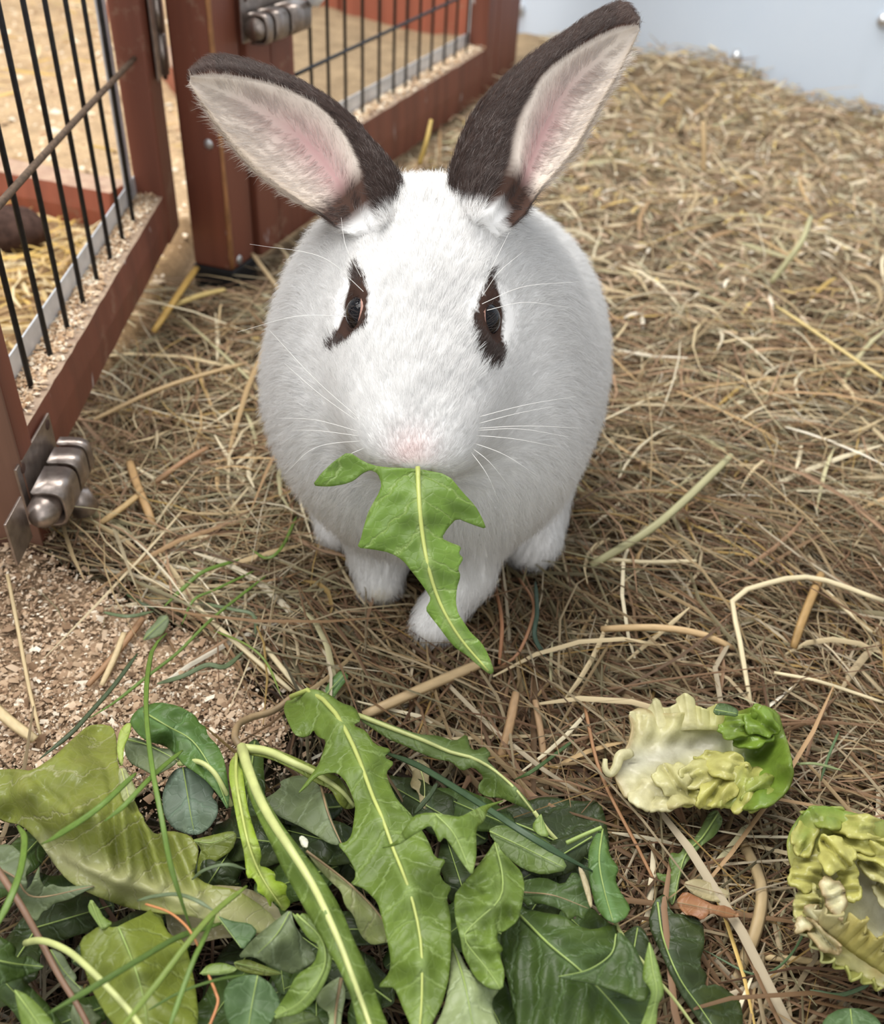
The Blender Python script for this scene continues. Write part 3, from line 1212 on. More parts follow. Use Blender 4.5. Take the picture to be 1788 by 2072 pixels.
# ears
for (ev, ei, ef, _n), sd in zip(EARS, (-1, 1)):
    EN = vnormals(ev, ef)
    for kind, cnt in ((0, 11000), (1, 26000)):
        fk = ei[ef[:, 0], 2]
        sub = ef[(fk == 0) if kind == 0 else (fk > 0)]
        pos, _, T, w = sample_tris(ev, sub, cnt, lambda c, n, fi: .25 + np.clip(np.sum(n * nrm(CAM - c), 1), 0, 1))
        nn = nrm(sum(EN[T[:, i]] * w[:, i:i + 1] for i in range(3)))
        inf = ei[T[:, 0]].copy()
        inf[:, :2] = sum(ei[T[:, i]][:, :2] * w[:, i:i + 1] for i in range(3))
        same = (ei[T[:, 0], 2] == ei[T[:, 1], 2]) & (ei[T[:, 0], 2] == ei[T[:, 2], 2])
        pos, nn, inf = pos[same], nn[same], inf[same]
        tipdir = nrm(ev[-5] - ev[5])
        cross = nrm(ev[20 * _n] - ev[20 * _n + 8])       # towards the outer lower edge
        s, t, k = inf.T
        c = ear_coat(inf, sd)
        if kind == 0:
            keep = rng.random(len(s)) < np.where((np.abs(t - .62) < .2) & (s > .15) & (s < .6), .35, 1)
            pos, nn, inf, c, s, t = pos[keep], nn[keep], inf[keep], c[keep], s[keep], t[keep]
            fl = tipdir[None] * .55 + cross[None] * np.where(t < .62, .9, -.45)[:, None]
            lg = np.where(s < .25, .006, .0085) * rng.uniform(.5, 1.2, len(s)) * np.where((t > .8) | (s > .88), .45, 1)
            light = rng.random((len(s), 1)) < .75
            c = np.where(light & (s > .24)[:, None], c * .45 + np.array([.86, .80, .75]) * .55, c)
            add_fur(pos, nn, fl, lg, c, np.full(len(s), .28), np.array([.00007]), .2)
        else:
            fl = tipdir[None] * 1.0 + rng.normal(0, .15, (len(s), 3))
            lg = rng.uniform(.0028, .0052, len(s)) * np.where(s < .15, 1.5, 1)
            grey = rng.random((len(s), 1)) < np.where(s < .35, .08, .015)[:, None]
            c = np.where(grey, np.array([.30, .25, .23]), c * rng.uniform(.7, 1.5, (len(s), 1)))
            add_fur(pos, nn, fl, lg, c, np.full(len(s), .5), np.array([.00007]), .25)
# lashes and long dark brow hairs around the eye patches
for s, e in zip((-1, 1), EYES):
    base = []
    for k in range(90):
        w = rng.uniform(0, 2 * math.pi)
        base.append(e + s * HB * .003 + .0108 * (math.cos(w) * HA + math.sin(w) * HC))
    base = np.array(base)
    n_ = nrm(np.tile(s * HB, (len(base), 1)) + nrm(base - e) * .8)
    add_fur(base, n_, np.tile(-HA * .3 + s * HB, (len(base), 1)) + rng.normal(0, .3, base.shape), rng.uniform(.006, .012, len(base)),
            np.tile(DARK * .8, (len(base), 1)), np.full(len(base), .8), np.array([.00007]), .2)

FP = np.vstack(FUR['pos']); FR = np.vstack(FUR['rad']); FC = np.vstack(FUR['col']); FN = np.vstack(FUR['nrm'])


def hair_object(name, P3, R, C, N, mat, parent):
    cu = bpy.data.hair_curves.new(name)
    m, k = P3.shape[:2]
    cu.add_curves([k] * m)
    cu.position_data.foreach_set('vector', (P3 - ORG[parent.name]).astype(np.float32).ravel())
    ra = cu.attributes.new('radius', 'FLOAT', 'POINT') if 'radius' not in cu.attributes else cu.attributes['radius']
    ra.data.foreach_set('value', R.astype(np.float32).ravel())
    ca = cu.attributes.new('col', 'FLOAT_COLOR', 'CURVE')
    ca.data.foreach_set('color', np.hstack([C, np.ones((m, 1))]).astype(np.float32).ravel())
    na = cu.attributes.new('nrm', 'FLOAT_VECTOR', 'CURVE')
    na.data.foreach_set('vector', N.astype(np.float32).ravel())
    cu.materials.append(mat)
    o = bpy.data.objects.new(name, cu)
    return place(o, parent, None)


m_fur = bpy.data.materials.new('fur')
m_fur.use_nodes = True
nt = m_fur.node_tree
nt.nodes.remove(nt.nodes['Principled BSDF'])
a_ = nd(nt, 'ShaderNodeAttribute', attribute_name='col')
n_ = nd(nt, 'ShaderNodeAttribute', attribute_name='nrm')
df = nt.nodes.new('ShaderNodeBsdfDiffuse')
nt.links.new(a_.outputs['Color'], df.inputs[0]); nt.links.new(n_.outputs['Vector'], df.inputs['Normal'])
d2 = nt.nodes.new('ShaderNodeBsdfDiffuse'); nt.links.new(a_.outputs['Color'], d2.inputs[0])
gl = nt.nodes.new('ShaderNodeBsdfGlossy'); gl.inputs['Roughness'].default_value = .45
gl.inputs[0].default_value = (1, 1, 1, 1)
m1 = nt.nodes.new('ShaderNodeMixShader'); m1.inputs[0].default_value = .25
nt.links.new(df.outputs[0], m1.inputs[1]); nt.links.new(d2.outputs[0], m1.inputs[2])
t3 = nt.nodes.new('ShaderNodeBsdfTranslucent'); nt.links.new(a_.outputs['Color'], t3.inputs[0])
m3 = nt.nodes.new('ShaderNodeMixShader'); m3.inputs[0].default_value = .22
nt.links.new(m1.outputs[0], m3.inputs[1]); nt.links.new(t3.outputs[0], m3.inputs[2])
m2 = nt.nodes.new('ShaderNodeMixShader'); m2.inputs[0].default_value = .05
nt.links.new(m3.outputs[0], m2.inputs[1]); nt.links.new(gl.outputs[0], m2.inputs[2])
nt.links.new(m2.outputs[0], nt.nodes['Material Output'].inputs[0])
fur = hair_object('fur', FP, FR, FC, FN, m_fur, rabbit)
fur['kind'] = 'stuff'

# ---- whiskers
wp, wr, wc = [], [], []
WH = [((748, 880), [(640, 850), (560, 846)]), ((745, 868), [(650, 800), (575, 735)]), ((750, 890), [(640, 905), (575, 960)]),
      ((742, 860), [(640, 770), (545, 668)]), ((745, 885), [(650, 872), (590, 870)]), ((752, 900), [(690, 930), (640, 985)]),
      ((945, 850), [(1060, 820), (1166, 802)]), ((945, 868), [(1060, 862), (1170, 866)]), ((948, 880), [(1040, 888), (1130, 905)]),
      ((945, 892), [(1020, 920), (1090, 965)]), ((946, 900), [(990, 935), (1030, 985)]), ((948, 872), [(1050, 868), (1150, 884)]),
      ((945, 905), [(985, 960), (1010, 1020)]), ((950, 862), [(1040, 838), (1120, 822)]),
      ((975, 615), [(1060, 580), (1175, 570)]), ((985, 628), [(1060, 612), (1150, 622)]), ((975, 600), [(1010, 550), (1060, 508)]),
      ((968, 595), [(1000, 530), (1030, 470)]), ((735, 590), [(650, 520), (505, 494)]), ((730, 560), [(700, 500), (690, 440)]),
      ((700, 640), [(600, 640), (480, 672)])]
for (a, bc) in WH:
    pr = spline([a] + bc, 8)
    ts = np.linspace(0, 1, 8)
    pp = np.array([P(x, y, .438 - .012 * math.sin(2.6 * t) + .012 * t) for (x, y), t in zip(pr, ts)])
    wp.append(pp); wr.append(np.linspace(.00015, .00004, 8)); wc.append((.9, .88, .85))
wp = np.array(wp)
m_wh = m_plain('whisker', (.9, .88, .84), .35, var=.03)
hair_object('whiskers', wp, np.array(wr), np.array(wc), np.tile([0, -.5, .5], (len(wp), 1)), m_wh, rabbit)

# ================================================================== hay, sawdust, straw
def strands(n, x, y, L, th, w, z0, bow, tilt, curv, cols, seg=5, tw=None):
    """flat folded blades; returns verts, quads, colours"""
    t = np.linspace(-.5, .5, seg)
    s = t[None] * L[:, None]
    ang = th[:, None] + curv[:, None] * t[None] * 2
    dx = np.cos(ang); dy = np.sin(ang)
    ds = np.gradient(s, axis=1)
    px = np.cumsum(dx * ds, 1); py = np.cumsum(dy * ds, 1)
    mid = seg // 2
    px = px - px[:, mid:mid + 1] + x[:, None]; py = py - py[:, mid:mid + 1] + y[:, None]
    pz = z0[:, None] + tilt[:, None] * s + bow[:, None] * (1 - 4 * t[None] ** 2) * L[:, None]
    nx, ny = -dy, dx
    tw = rng.uniform(-.9, .9, n) if tw is None else tw
    taper = np.array([.35, .9, 1, .95, .3]) if seg == 5 else np.interp(np.linspace(0, 1, seg), [0, .15, .5, .85, 1], [.5, .95, 1, .95, .3])
    hw = w[:, None] * .5 * taper[None]
    V = np.empty((n, seg, 3, 3))
    ct, st = np.cos(tw)[:, None], np.sin(tw)[:, None]
    for k, o in enumerate((-1, 0, 1)):
        V[:, :, k, 0] = px + nx * hw * o * ct
        V[:, :, k, 1] = py + ny * hw * o * ct
        V[:, :, k, 2] = pz + hw * o * st + (hw * .55 if o == 0 else 0)
    idx = np.arange(n * seg * 3).reshape(n, seg, 3)
    q = np.stack([idx[:, :-1, :-1], idx[:, :-1, 1:], idx[:, 1:, 1:], idx[:, 1:, :-1]], -1).reshape(-1, 4)
    return V.reshape(-1, 3), q, np.repeat(cols, seg * 3, 0)


m_hay = m_attr('dry hay', .62, .28, .18)
HAYC = [(.44, .33, .18), (.60, .50, .32), (.30, .185, .095), (.41, .26, .155), (.35, .31, .18), (.50, .34, .12), (.21, .12, .065), (.72, .64, .47)]
HAYP = [.24, .15, .17, .15, .12, .04, .08, .05]


def hay_points(n, frac):
    k = int(n * frac)
    u = rng.uniform(-180, 1970, k); v = rng.uniform(60, 2200, k)
    p = np.array([G(a, max(b_, -60), 0) for a, b_ in zip(u, v)])
    q = np.stack([rng.uniform(-.55, 1.1, n - k), rng.uniform(.1, 2.1, n - k), np.zeros(n - k)], 1)
    return np.vstack([p, q])


def on_rabbit(x, y):
    return ((x - .005) / .085) ** 2 + ((y - .54) / .125) ** 2 < 1


NH = 60000
p = hay_points(NH, .62)
x, y = p[:, 0], p[:, 1]
dw = (p - WA) @ WN
ok = (dw > .01) & ~inside_run(x, y) & (((p - GL1) @ GLN > -.014) | (y < .42)) & (((p - GR1) @ GRN > .012) | (y < .85))
ok &= ~((np.abs(x - (pf + (e1 + e2) / 2)[0]) < .05) & (np.abs(y - (pf + (e1 + e2) / 2)[1]) < .045))
sz = sawzone(x, y)
ok &= ~sz | (rng.random(NH) < .035)
thp = wav(np.stack([x, y, 0 * x], 1), 7, 5) * 1.6 + rng.normal(0, .75, NH) * np.where(y > .7, 1.6, 1) + .25 + np.where(y > .7, .6, 0)
for sg_ in (-.03, .03):
    ok &= ~sawzone(x + np.cos(thp) * sg_, y + np.sin(thp) * sg_) | (rng.random(NH) < .12)
ok &= ~on_rabbit(x, y) | (rng.random(NH) < .3)
ok &= (y > .5) | (rng.random(NH) < .88)
pz = pilezone(x, y)
ok &= ~pz | (rng.random(NH) < .16)
x, y, sz, pz = x[ok], y[ok], sz[ok], pz[ok]
n = len(x)
farf = np.clip((y - .65) / .6, 0, 1)
L = rng.lognormal(math.log(.062), .5, n) * (1 - .55 * farf) + .012
L = np.clip(L, .012, .2)
w = rng.lognormal(math.log(.00105), .42, n) * (1 + .9 * farf)
w = w * (1 + .22 * np.clip((.5 - y) / .2, 0, 1))
w = np.where(rng.random(n) < .06, w * 1.9, w)
w = np.minimum(w, .0042)
th = thp[ok]
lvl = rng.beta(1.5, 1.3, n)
z0 = ground(x, y) - .016 + .021 * lvl
z0 = np.where(on_rabbit(x, y), np.minimum(z0, -.004), z0)
z0 = np.where(sz, ground(x, y) - .001 + .002 * rng.random(n), z0)
bow = rng.normal(.015, .05, n) * np.where(on_rabbit(x, y), 0, 1)
tilt = rng.normal(0, .09, n) * (1 + 1.6 * farf) * np.where(on_rabbit(x, y) | sz, .1, 1) 
curv = rng.normal(0, .35, n)
cols = pal(n, HAYC, HAYP, .22)
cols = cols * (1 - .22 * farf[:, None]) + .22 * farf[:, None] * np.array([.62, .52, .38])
cols = cols * (1 + .22 * farf[:, None]) * (.16 + .84 * lvl)[:, None] ** .95  # lower strands darker: shade between strands put into the colour
front_shade = np.clip((.66 - y) / .26, 0, 1)[:, None] * np.clip((x[:, None] + .12) / .1, 0, 1)      # foreground shade painted into the hay, browner around the greens
cols = cols * np.where(pz, .45, 1)[:, None]  # hay below the pile darkened, gap shade put into its colour
cols = cols * (1 - front_shade * np.array([.36, .40, .44]))
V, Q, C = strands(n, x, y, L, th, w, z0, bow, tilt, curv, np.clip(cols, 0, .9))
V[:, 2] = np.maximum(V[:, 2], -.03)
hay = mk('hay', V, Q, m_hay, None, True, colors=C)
tag(hay, 'loose dry hay and straw bedding covering the floor around the rabbit', 'hay', kind='stuff')

# broader straw blades and chaff on top of the hay
NB2 = 2300
p = hay_points(NB2, .5)
x, y = p[:, 0], p[:, 1]
dw = (p - WA) @ WN
ok = (dw > .05) & ~inside_run(x, y) & (((p - GL1) @ GLN > .03) | (y < .42)) & (((p - GR1) @ GRN > .03) | (y < .85)) & ~sawzone(x, y) & ~on_rabbit(x, y) & ~on_rabbit(x * .8, y) & ~pilezone(x, y)
ok &= ~((np.abs(x - pf[0]) < .08) & (np.abs(y - pf[1]) < .08))
ok &= (y > .5) | (rng.random(NB2) < .30)
x, y = x[ok], y[ok]; n = len(x)
L = np.clip(rng.lognormal(math.log(.075), .5, n), .02, .22) * np.where(y > 1.0, .7, 1)
w = rng.uniform(.0018, .0040, n) * np.where(y > .9, 1.35, 1)
V2, Q2, C2 = strands(n, x, y, L, rng.uniform(0, 3.14, n), w, ground(x, y) + rng.uniform(-.006, .008, n), rng.normal(.015, .04, n), rng.normal(0, .10, n) * np.where(y > .8, 1.8, 1),
                     rng.normal(0, .25, n), pal(n, [(.62, .50, .30), (.74, .65, .45), (.52, .36, .18), (.42, .27, .14), (.50, .46, .27), (.60, .42, .14), (.80, .74, .60)], [.25, .2, .18, .12, .13, .06, .06], .15))
n3 = 9000
p = hay_points(n3, .25); p[:n3 // 2, 1] = rng.uniform(.8, 2.0, n3 // 2); p[:n3 // 2, 0] = rng.uniform(-.2, 1.1, n3 // 2)
x, y = p[:, 0], p[:, 1]
ok = (((p - WA) @ WN) > .02) & (y > .42) & ~inside_run(x, y) & (((p - GL1) @ GLN > .03) | (y < .42)) & (((p - GR1) @ GRN > .03) | (y < .85)) & ~on_rabbit(x, y) & (rng.random(n3) < np.clip((y - .55) / .5, .12, 1)) & ~on_rabbit(x * .8, y)
x, y = x[ok], y[ok]; n = len(x)
V3, Q3, C3 = strands(n, x, y, rng.uniform(.006, .024, n), rng.uniform(0, 3.14, n), rng.uniform(.0015, .0042, n), ground(x, y) + rng.uniform(-.001, .006, n), rng.normal(.02, .05, n), rng.normal(0, .3, n),
                     rng.normal(0, .2, n), pal(n, [(.68, .56, .40), (.80, .72, .58), (.60, .44, .30), (.48, .35, .22), (.66, .50, .20), (.56, .52, .36)], None, .15), seg=4)
V = np.vstack([V2, V3]); Q = np.vstack([Q2, Q3 + len(V2)]); C = np.vstack([C2, C3])
o = mk('straw_chaff', V, Q, m_hay, None, True, colors=C)
tag(o, 'broad straw blades and pale chaff strewn over the hay bedding', 'straw', kind='stuff')

# straw inside the run, nearer the left gate
p = np.vstack([np.stack([rng.uniform(-.95, -.27, 2600), rng.uniform(.45, 1.08, 2600), np.zeros(2600)], 1),
               np.stack([rng.uniform(-.9, .1, 500), rng.uniform(1.1, 2.2, 500), np.zeros(500)], 1)])
x, y = p[:, 0], p[:, 1]
ok = ((p - GL1) @ GLN < -.04) & ((p - GR1) @ GRN < -.04)
kbn = np.cross(kb2 - kb1, Z); kbn /= np.linalg.norm(kbn)
if np.dot(kbn, CAM - kb1) < 0: kbn = -kbn
dk = (p - kb1) @ kbn
ok &= (dk > .02) | (y > 1.1)
x, y = x[ok], y[ok]; n = len(x)
L = rng.uniform(.025, .10, n); w = rng.uniform(.0015, .0048, n)
V, Q, C = strands(n, x, y, L, rng.uniform(0, 3.14, n), w, ground(x, y) + .004 + rng.uniform(-.002, .010, n), rng.normal(.01, .03, n),
                  rng.normal(0, .06, n), rng.normal(0, .2, n), pal(n, [(.62, .46, .22), (.74, .62, .38), (.50, .33, .16), (.66, .45, .14)]))
o = mk('straw_litter', V, Q, m_hay, None, True, colors=C)
tag(o, 'loose straw scattered over the sawdust inside the run behind the gates', 'straw', kind='stuff')

# sawdust
n = 52000
u = rng.uniform(-420, 640, n); v = rng.uniform(1120, 1720, n)
p = np.array([G(a, b_, 0) for a, b_ in zip(u, v)])
ok = sawzone(p[:, 0], p[:, 1]) | (rng.random(n) < .10)
p = p[ok]; n = len(p)
p[:, 2] = ground(p[:, 0], p[:, 1]) - .0035 + rng.uniform(-.001, .0022, n)
o = crumbs('sawdust', p, rng.lognormal(math.log(.00125), .45, n), pal(n, [(.47, .335, .22), (.58, .44, .31), (.35, .235, .15), (.22, .14, .085), (.80, .70, .56)], [.28, .25, .22, .15, .10], .15), m_crumb)
tag(o, 'patch of sawdust on the floor at the left, above the greens', 'sawdust', kind='stuff')
n = 14000
p = np.stack([rng.uniform(-1.2, .15, n), rng.uniform(.7, 2.3, n), np.zeros(n)], 1)
p = p[inside_run(p[:, 0], p[:, 1])]; n = len(p)
gxi = np.clip(((p[:, 0] + 1.5) / .0085).round().astype(int), 0, n0 - 1); gyi = np.clip(((p[:, 1] - .03) / .0085).round().astype(int), 0, n1 - 1)
p[:, 2] = ge[gxi, gyi] - .001
o = crumbs('run_sawdust', p, rng.lognormal(math.log(.004), .4, n), pal(n, SAWC, None, .2), m_crumb)
tag(o, 'pale sawdust covering the run behind the gates', 'sawdust', kind='stuff')

# single straws that stand out
m_straw = m_attr('straw stalk', .5, .35, .15)
PALE, TAN, GOLD, BRN, GRNS = (.74, .63, .40), (.56, .40, .21), (.60, .38, .10), (.40, .23, .12), (.47, .44, .24)
STRAWS = [
    ('long greenish straw slanting up right of the rabbit', [(1195, 1145, .010), (1330, 1060, .022), (1480, 920, .016)], 17, GRNS),
    ('thick orange-tan straw blade arched below the paw on the right', [(1215, 1275, .008), (1330, 1272, .018), (1420, 1285, .014), (1485, 1312, .006)], 15, (.66, .46, .24)),
    ('pale straw bent at a right angle in the hay above the upper lettuce heart', [(1788, 1215, .014), (1640, 1168, .018), (1530, 1188, .020), (1482, 1214, .020), (1495, 1290, .016), (1518, 1420, .006)], 12, PALE),
    ('wide brown straw lying at the right among the hay', [(1662, 1160, .012), (1625, 1250, .016), (1605, 1310, .008)], 18, (.42, .26, .10)),
    ('long tan straw running from the greens up to the right', [(735, 1448, .006), (850, 1395, .014), (990, 1335, .010)], 22, (.58, .42, .23)),
    ('short pale straw lying level beyond the right hind foot', [(1200, 1128, .010), (1300, 1138, .012), (1408, 1136, .008)], 9, PALE),
    ('long thin golden straw crossing the hay at the far right', [(1788, 770, .014), (1600, 640, .016), (1570, 620, .012)], 9, (.66, .52, .22)),
    ('greenish straws leaning at the far right edge of the hay', [(1560, 570, .010), (1620, 490, .045), (1640, 440, .05)], 12, GRNS),
    ('upright pale straw stub in the far hay right of the ear', [(1424, 345, .02), (1425, 290, .05), (1424, 240, .075)], 12, TAN),
    ('level pale straw beside the sawdust left of the paw', [(295, 1193, .003), (400, 1188, .005), (505, 1187, .004)], 8, PALE),
    ('long pale straw slanting across the sawdust towards the greens', [(320, 1150, .003), (430, 1260, .006), (520, 1340, .008), (590, 1400, .006)], 11, PALE),
    ('second pale straw end beside the drooping dandelion leaf', [(535, 1310, .003), (575, 1360, .008), (612, 1402, .006)], 12, PALE),
    ('short thick straw stub standing across the sawdust', [(252, 1285, .004), (232, 1335, .004), (206, 1390, .003)], 13, (.66, .52, .30)),
    ('brown flattened straw beside the stub on the sawdust', [(290, 1255, .003), (240, 1320, .003), (178, 1390, .002)], 14, BRN),
    ('straight straw lying down the sawdust at the left', [(30, 1210, .003), (55, 1370, .004), (82, 1488, .003)], 8, (.64, .50, .28)),
    ('thick cut straw at the left edge of the sawdust', [(-40, 1405, .004), (20, 1460, .005), (72, 1498, .004)], 22, (.70, .56, .32)),
    ('broad tan straw blade upright in the hay near the upper lettuce', [(1008, 1552, .0), (1028, 1480, .012), (1044, 1402, .016)], 20, (.46, .29, .15)),
    ('brown broken straw right of the broad blade in the hay', [(1105, 1600, .0), (1096, 1500, .010), (1082, 1418, .016)], 15, (.44, .28, .15)),
    ('pale straw bundle bent below the upper lettuce heart', [(1500, 1700, .004), (1540, 1790, .012), (1530, 1880, .012), (1485, 1990, .006)], 26, (.46, .34, .18)),
    ('short tan straw left of the lower lettuce heart', [(1545, 1935, .006), (1600, 1938, .010), (1660, 1945, .006)], 14, (.55, .42, .22)),
    ('reddish thin straw arching below the upper lettuce heart', [(1180, 1420, .012), (1215, 1570, .016), (1290, 1720, .010), (1330, 1800, .006)], 8, (.40, .21, .10)),
    ('golden straws crossing by the foot of the square post', [(398, 540, .02), (350, 610, .02), (310, 670, .012)], 14, GOLD),
    ('pale golden straw beside the crossing straws at the post', [(330, 625, .012), (400, 598, .014), (455, 585, .010)], 12, (.68, .52, .20)),
    ('long tan straw over the hay left of the rabbit', [(190, 850, .008), (330, 785, .014), (500, 735, .010)], 10, TAN),
    ('tan straw between bolt and rabbit', [(262, 935, .006), (278, 985, .010), (300, 1040, .010), (312, 1075, .004)], 18, (.52, .33, .15)),
    ('slanting brown straw in the hay left of the rabbit', [(310, 980, .006), (370, 935, .012), (420, 905, .008)], 12, BRN),
    ('tan straw pointing down beside the bolt', [(278, 1010, .012), (240, 1050, .012), (208, 1082, .006)], 14, (.60, .42, .20)),
    ('straw leaning on the foot of the right gate', [(510, 512, .02), (545, 560, .02), (590, 620, .008)], 10, (.50, .38, .22)),
    ('yellow straw sticking up before the right gate between the ears', [(848, 335, .10), (862, 290, .12), (872, 245, .135)], 10, (.60, .42, .12)),
    ('thin rust straw arch right of the front paw', [(1000, 1180, .006), (1015, 1260, .02), (1010, 1345, .006)], 8, (.42, .20, .10)),
    ('second rust straw arch beside the right hind foot', [(1050, 1170, .008), (1080, 1230, .02), (1050, 1320, .012), (1010, 1350, .004)], 7, (.46, .24, .13)),
    ('pale split straw at the right edge above the lettuce', [(1672, 1195, .010), (1720, 1240, .014), (1765, 1278, .010)], 10, PALE),
    ('pale straw lying at the lower right of the hay', [(1566, 1360, .008), (1660, 1378, .012), (1788, 1420, .010)], 8, PALE),
]


def stalk(name, pts, wpx, col, label, cat, group=None, seg=14, mat=None, fold=.5, taper=(.9, 1, 1, .8)):
    c = spline(pts, seg)
    v, cc = [], []
    ctr = np.array([G(a, b_, z) for a, b_, z in c])
    ctr[:, 2] += np.array([float(ground(np.array(a[0]), np.array(a[1]))) for a in ctr])
    t = np.gradient(ctr, axis=0); t /= np.linalg.norm(t, axis=1, keepdims=True)
    view = CAM - ctr; view /= np.linalg.norm(view, axis=1, keepdims=True)
    up = np.array([0.15, -.25, 1.0])
    s = np.cross(t, up + .6 * view); s /= np.linalg.norm(s, axis=1, keepdims=True)
    n_ = np.cross(s, t)
    f = []
    for i in range(seg):
        d = proj(ctr[i])[2]
        hw = .5 * wpx * d / F * np.interp(i / (seg - 1), [0, .1, .8, 1], taper)
        hh = hw * fold
        for (a, b_) in ((-1, 0), (-.55, .75), (0, 1), (.55, .75), (1, 0), (0, -.5)):
            v.append(ctr[i] + s[i] * hw * a + n_[i] * hh * b_)
            cc.append(np.array(col) * (1 + .10 * math.sin(i * 2.1 + a * 3)))
    for i in range(seg - 1):
        for k in range(6):
            k2 = (k + 1) % 6
            f.append((i * 6 + k, i * 6 + k2, i * 6 + 6 + k2, i * 6 + 6 + k))
    f.append(tuple(range(5, -1, -1))); f.append(tuple((seg - 1) * 6 + k for k in range(6)))
    o = mk(name, v, f, mat or m_straw, None, True, colors=np.clip(np.array(cc), 0, 1))
    tag(o, label, cat, group)
    return o


for lab, pts, wpx, col in STRAWS:
    stalk('straw_stalk', pts, wpx, col, lab, 'straw', 'single straws on the hay')

# ================================================================== greens
def m_leaf(name, c, vein=None, back=.0, rough=.36, trans=.22, veinw=.035, spec=.30, bstr=.4, ribw=1.0):
    """leaf skin: 'luv' = (metres along rib, metres off rib, metres from edge)"""
    m, nt, b = mat_new(name)
    at = nd(nt, 'ShaderNodeAttribute', attribute_name='luv')
    sx = nt.nodes.new('ShaderNodeSeparateXYZ')
    nt.links.new(at.outputs['Vector'], sx.inputs[0])
    s, t = sx.outputs[0], sx.outputs[1]
    at_ = math_n(nt, 'ABSOLUTE', t)
    wob = noise(nt, 90, 3, .6)
    w1 = math_n(nt, 'MULTIPLY_ADD', wob, .012, s)
    # side veins leave the rib at an angle
    k = math_n(nt, 'MULTIPLY_ADD', at_, -.75, w1)
    fr = math_n(nt, 'FRACT', math_n(nt, 'MULTIPLY', k, 78.0))
    dv = math_n(nt, 'ABSOLUTE', math_n(nt, 'SUBTRACT', fr, .5))
    side = ramp(nt, [(0.0, (1, 1, 1)), (veinw, (.55, .55, .55)), (veinw * 2.6, (0, 0, 0))], dv)
    # fine net
    tc = nt.nodes.new('ShaderNodeTexCoord')
    vo = nt.nodes.new('ShaderNodeTexVoronoi'); vo.feature = 'DISTANCE_TO_EDGE'
    vo.inputs['Scale'].default_value = 190
    nt.links.new(tc.outputs['Object'], vo.inputs['Vector'])
    net = ramp(nt, [(0, (1, 1, 1)), (.06, (.3, .3, .3)), (.16, (0, 0, 0))], vo.outputs['Distance'])
    c = np.array(c); vein = np.array(vein if vein is not None else np.minimum(c * 1.5 + .05, .9))
    n1 = noise(nt, 38, 5, .62)
    base = ramp(nt, [(.28, tuple(c * .72)), (.52, tuple(c)), (.78, tuple(np.minimum(c * 1.3 + np.array([.02, .02, 0]), .9)))], n1)
    f1 = math_n(nt, 'MULTIPLY', side.outputs[0], .5)
    col = mixc(nt, f1, base.outputs[0], tuple(vein))
    col = mixc(nt, math_n(nt, 'MULTIPLY', net.outputs[0], .10), col, tuple(vein))
    rib = ramp(nt, [(0, (1, 1, 1)), (.0012 / .02, (.7, .7, .7)), (.0032 / .02, (0, 0, 0))], math_n(nt, 'MULTIPLY', at_, 50.0 / ribw))
    col = mixc(nt, math_n(nt, 'MULTIPLY', rib.outputs[0], .6), col, tuple(vein))
    nt.links.new(col, b.inputs['Base Color'])
    b.inputs['Roughness'].default_value = rough
    b.inputs['Specular IOR Level'].default_value = spec
    hgt = math_n(nt, 'MULTIPLY_ADD', side.outputs[0], -.9, math_n(nt, 'MULTIPLY_ADD', net.outputs[0], -.15, noise(nt, 75, 4, .6)))
    bump(nt, b, hgt, bstr, .0016)
    tr = nt.nodes.new('ShaderNodeBsdfTranslucent')
    nt.links.new(mixc(nt, 1.0, col, (1.25, 1.2, .6), 'MULTIPLY'), tr.inputs[0])
    mx = nt.nodes.new('ShaderNodeMixShader'); mx.inputs[0].default_value = trans
    nt.links.new(b.outputs[0], mx.inputs[1]); nt.links.new(tr.outputs[0], mx.inputs[2])
    nt.links.new(mx.outputs[0], nt.nodes['Material Output'].inputs[0])
    return m


LM = {
    'fresh': m_leaf('fresh green leaf', (0.135, 0.205, 0.034), (.33, .44, .15)),
    'mouth': m_leaf('bright green leaf', (0.170, 0.285, 0.048), (.36, .47, .17), trans=.3),
    'mid': m_leaf('mid green leaf', (0.105, 0.160, 0.034), (.27, .36, .15)),
    'olive': m_leaf('olive leaf', (0.185, 0.225, 0.035), (.30, .36, .12), rough=.32),
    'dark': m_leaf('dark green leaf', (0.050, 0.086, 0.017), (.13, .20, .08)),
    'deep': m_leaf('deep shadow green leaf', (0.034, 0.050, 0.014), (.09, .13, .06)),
    'grey': m_leaf('grey green leaf', (0.140, 0.178, 0.082), (.28, .34, .20), rough=.45),
    'blue': m_leaf('blue green leaf', (0.125, 0.17, 0.115), (.24, .33, .24), rough=.42, trans=.1),
    'clover': m_leaf('clover leaf', (0.085, 0.15, 0.055), (.20, .30, .15), rough=.45),
    'lime': m_leaf('lime leaf', (.34, .47, .045), (.55, .62, .22), trans=.35),
    'pale': m_leaf('pale leaf underside', (0.29, 0.35, 0.165), (.42, .5, .28), rough=.3),
    'khaki': m_leaf('khaki leaf', (.26, .30, .105), (.42, .42, .22)),
    'dead': m_leaf('dead leaf', (.27, .115, .05), (.36, .2, .1), trans=.1),
    'tan': m_leaf('withered leaf', (.33, .275, .14), (.42, .36, .22), trans=.1),
    'teal': m_leaf('emerald leaf', (0.080, 0.155, 0.032), (.2, .34, .14)),
}
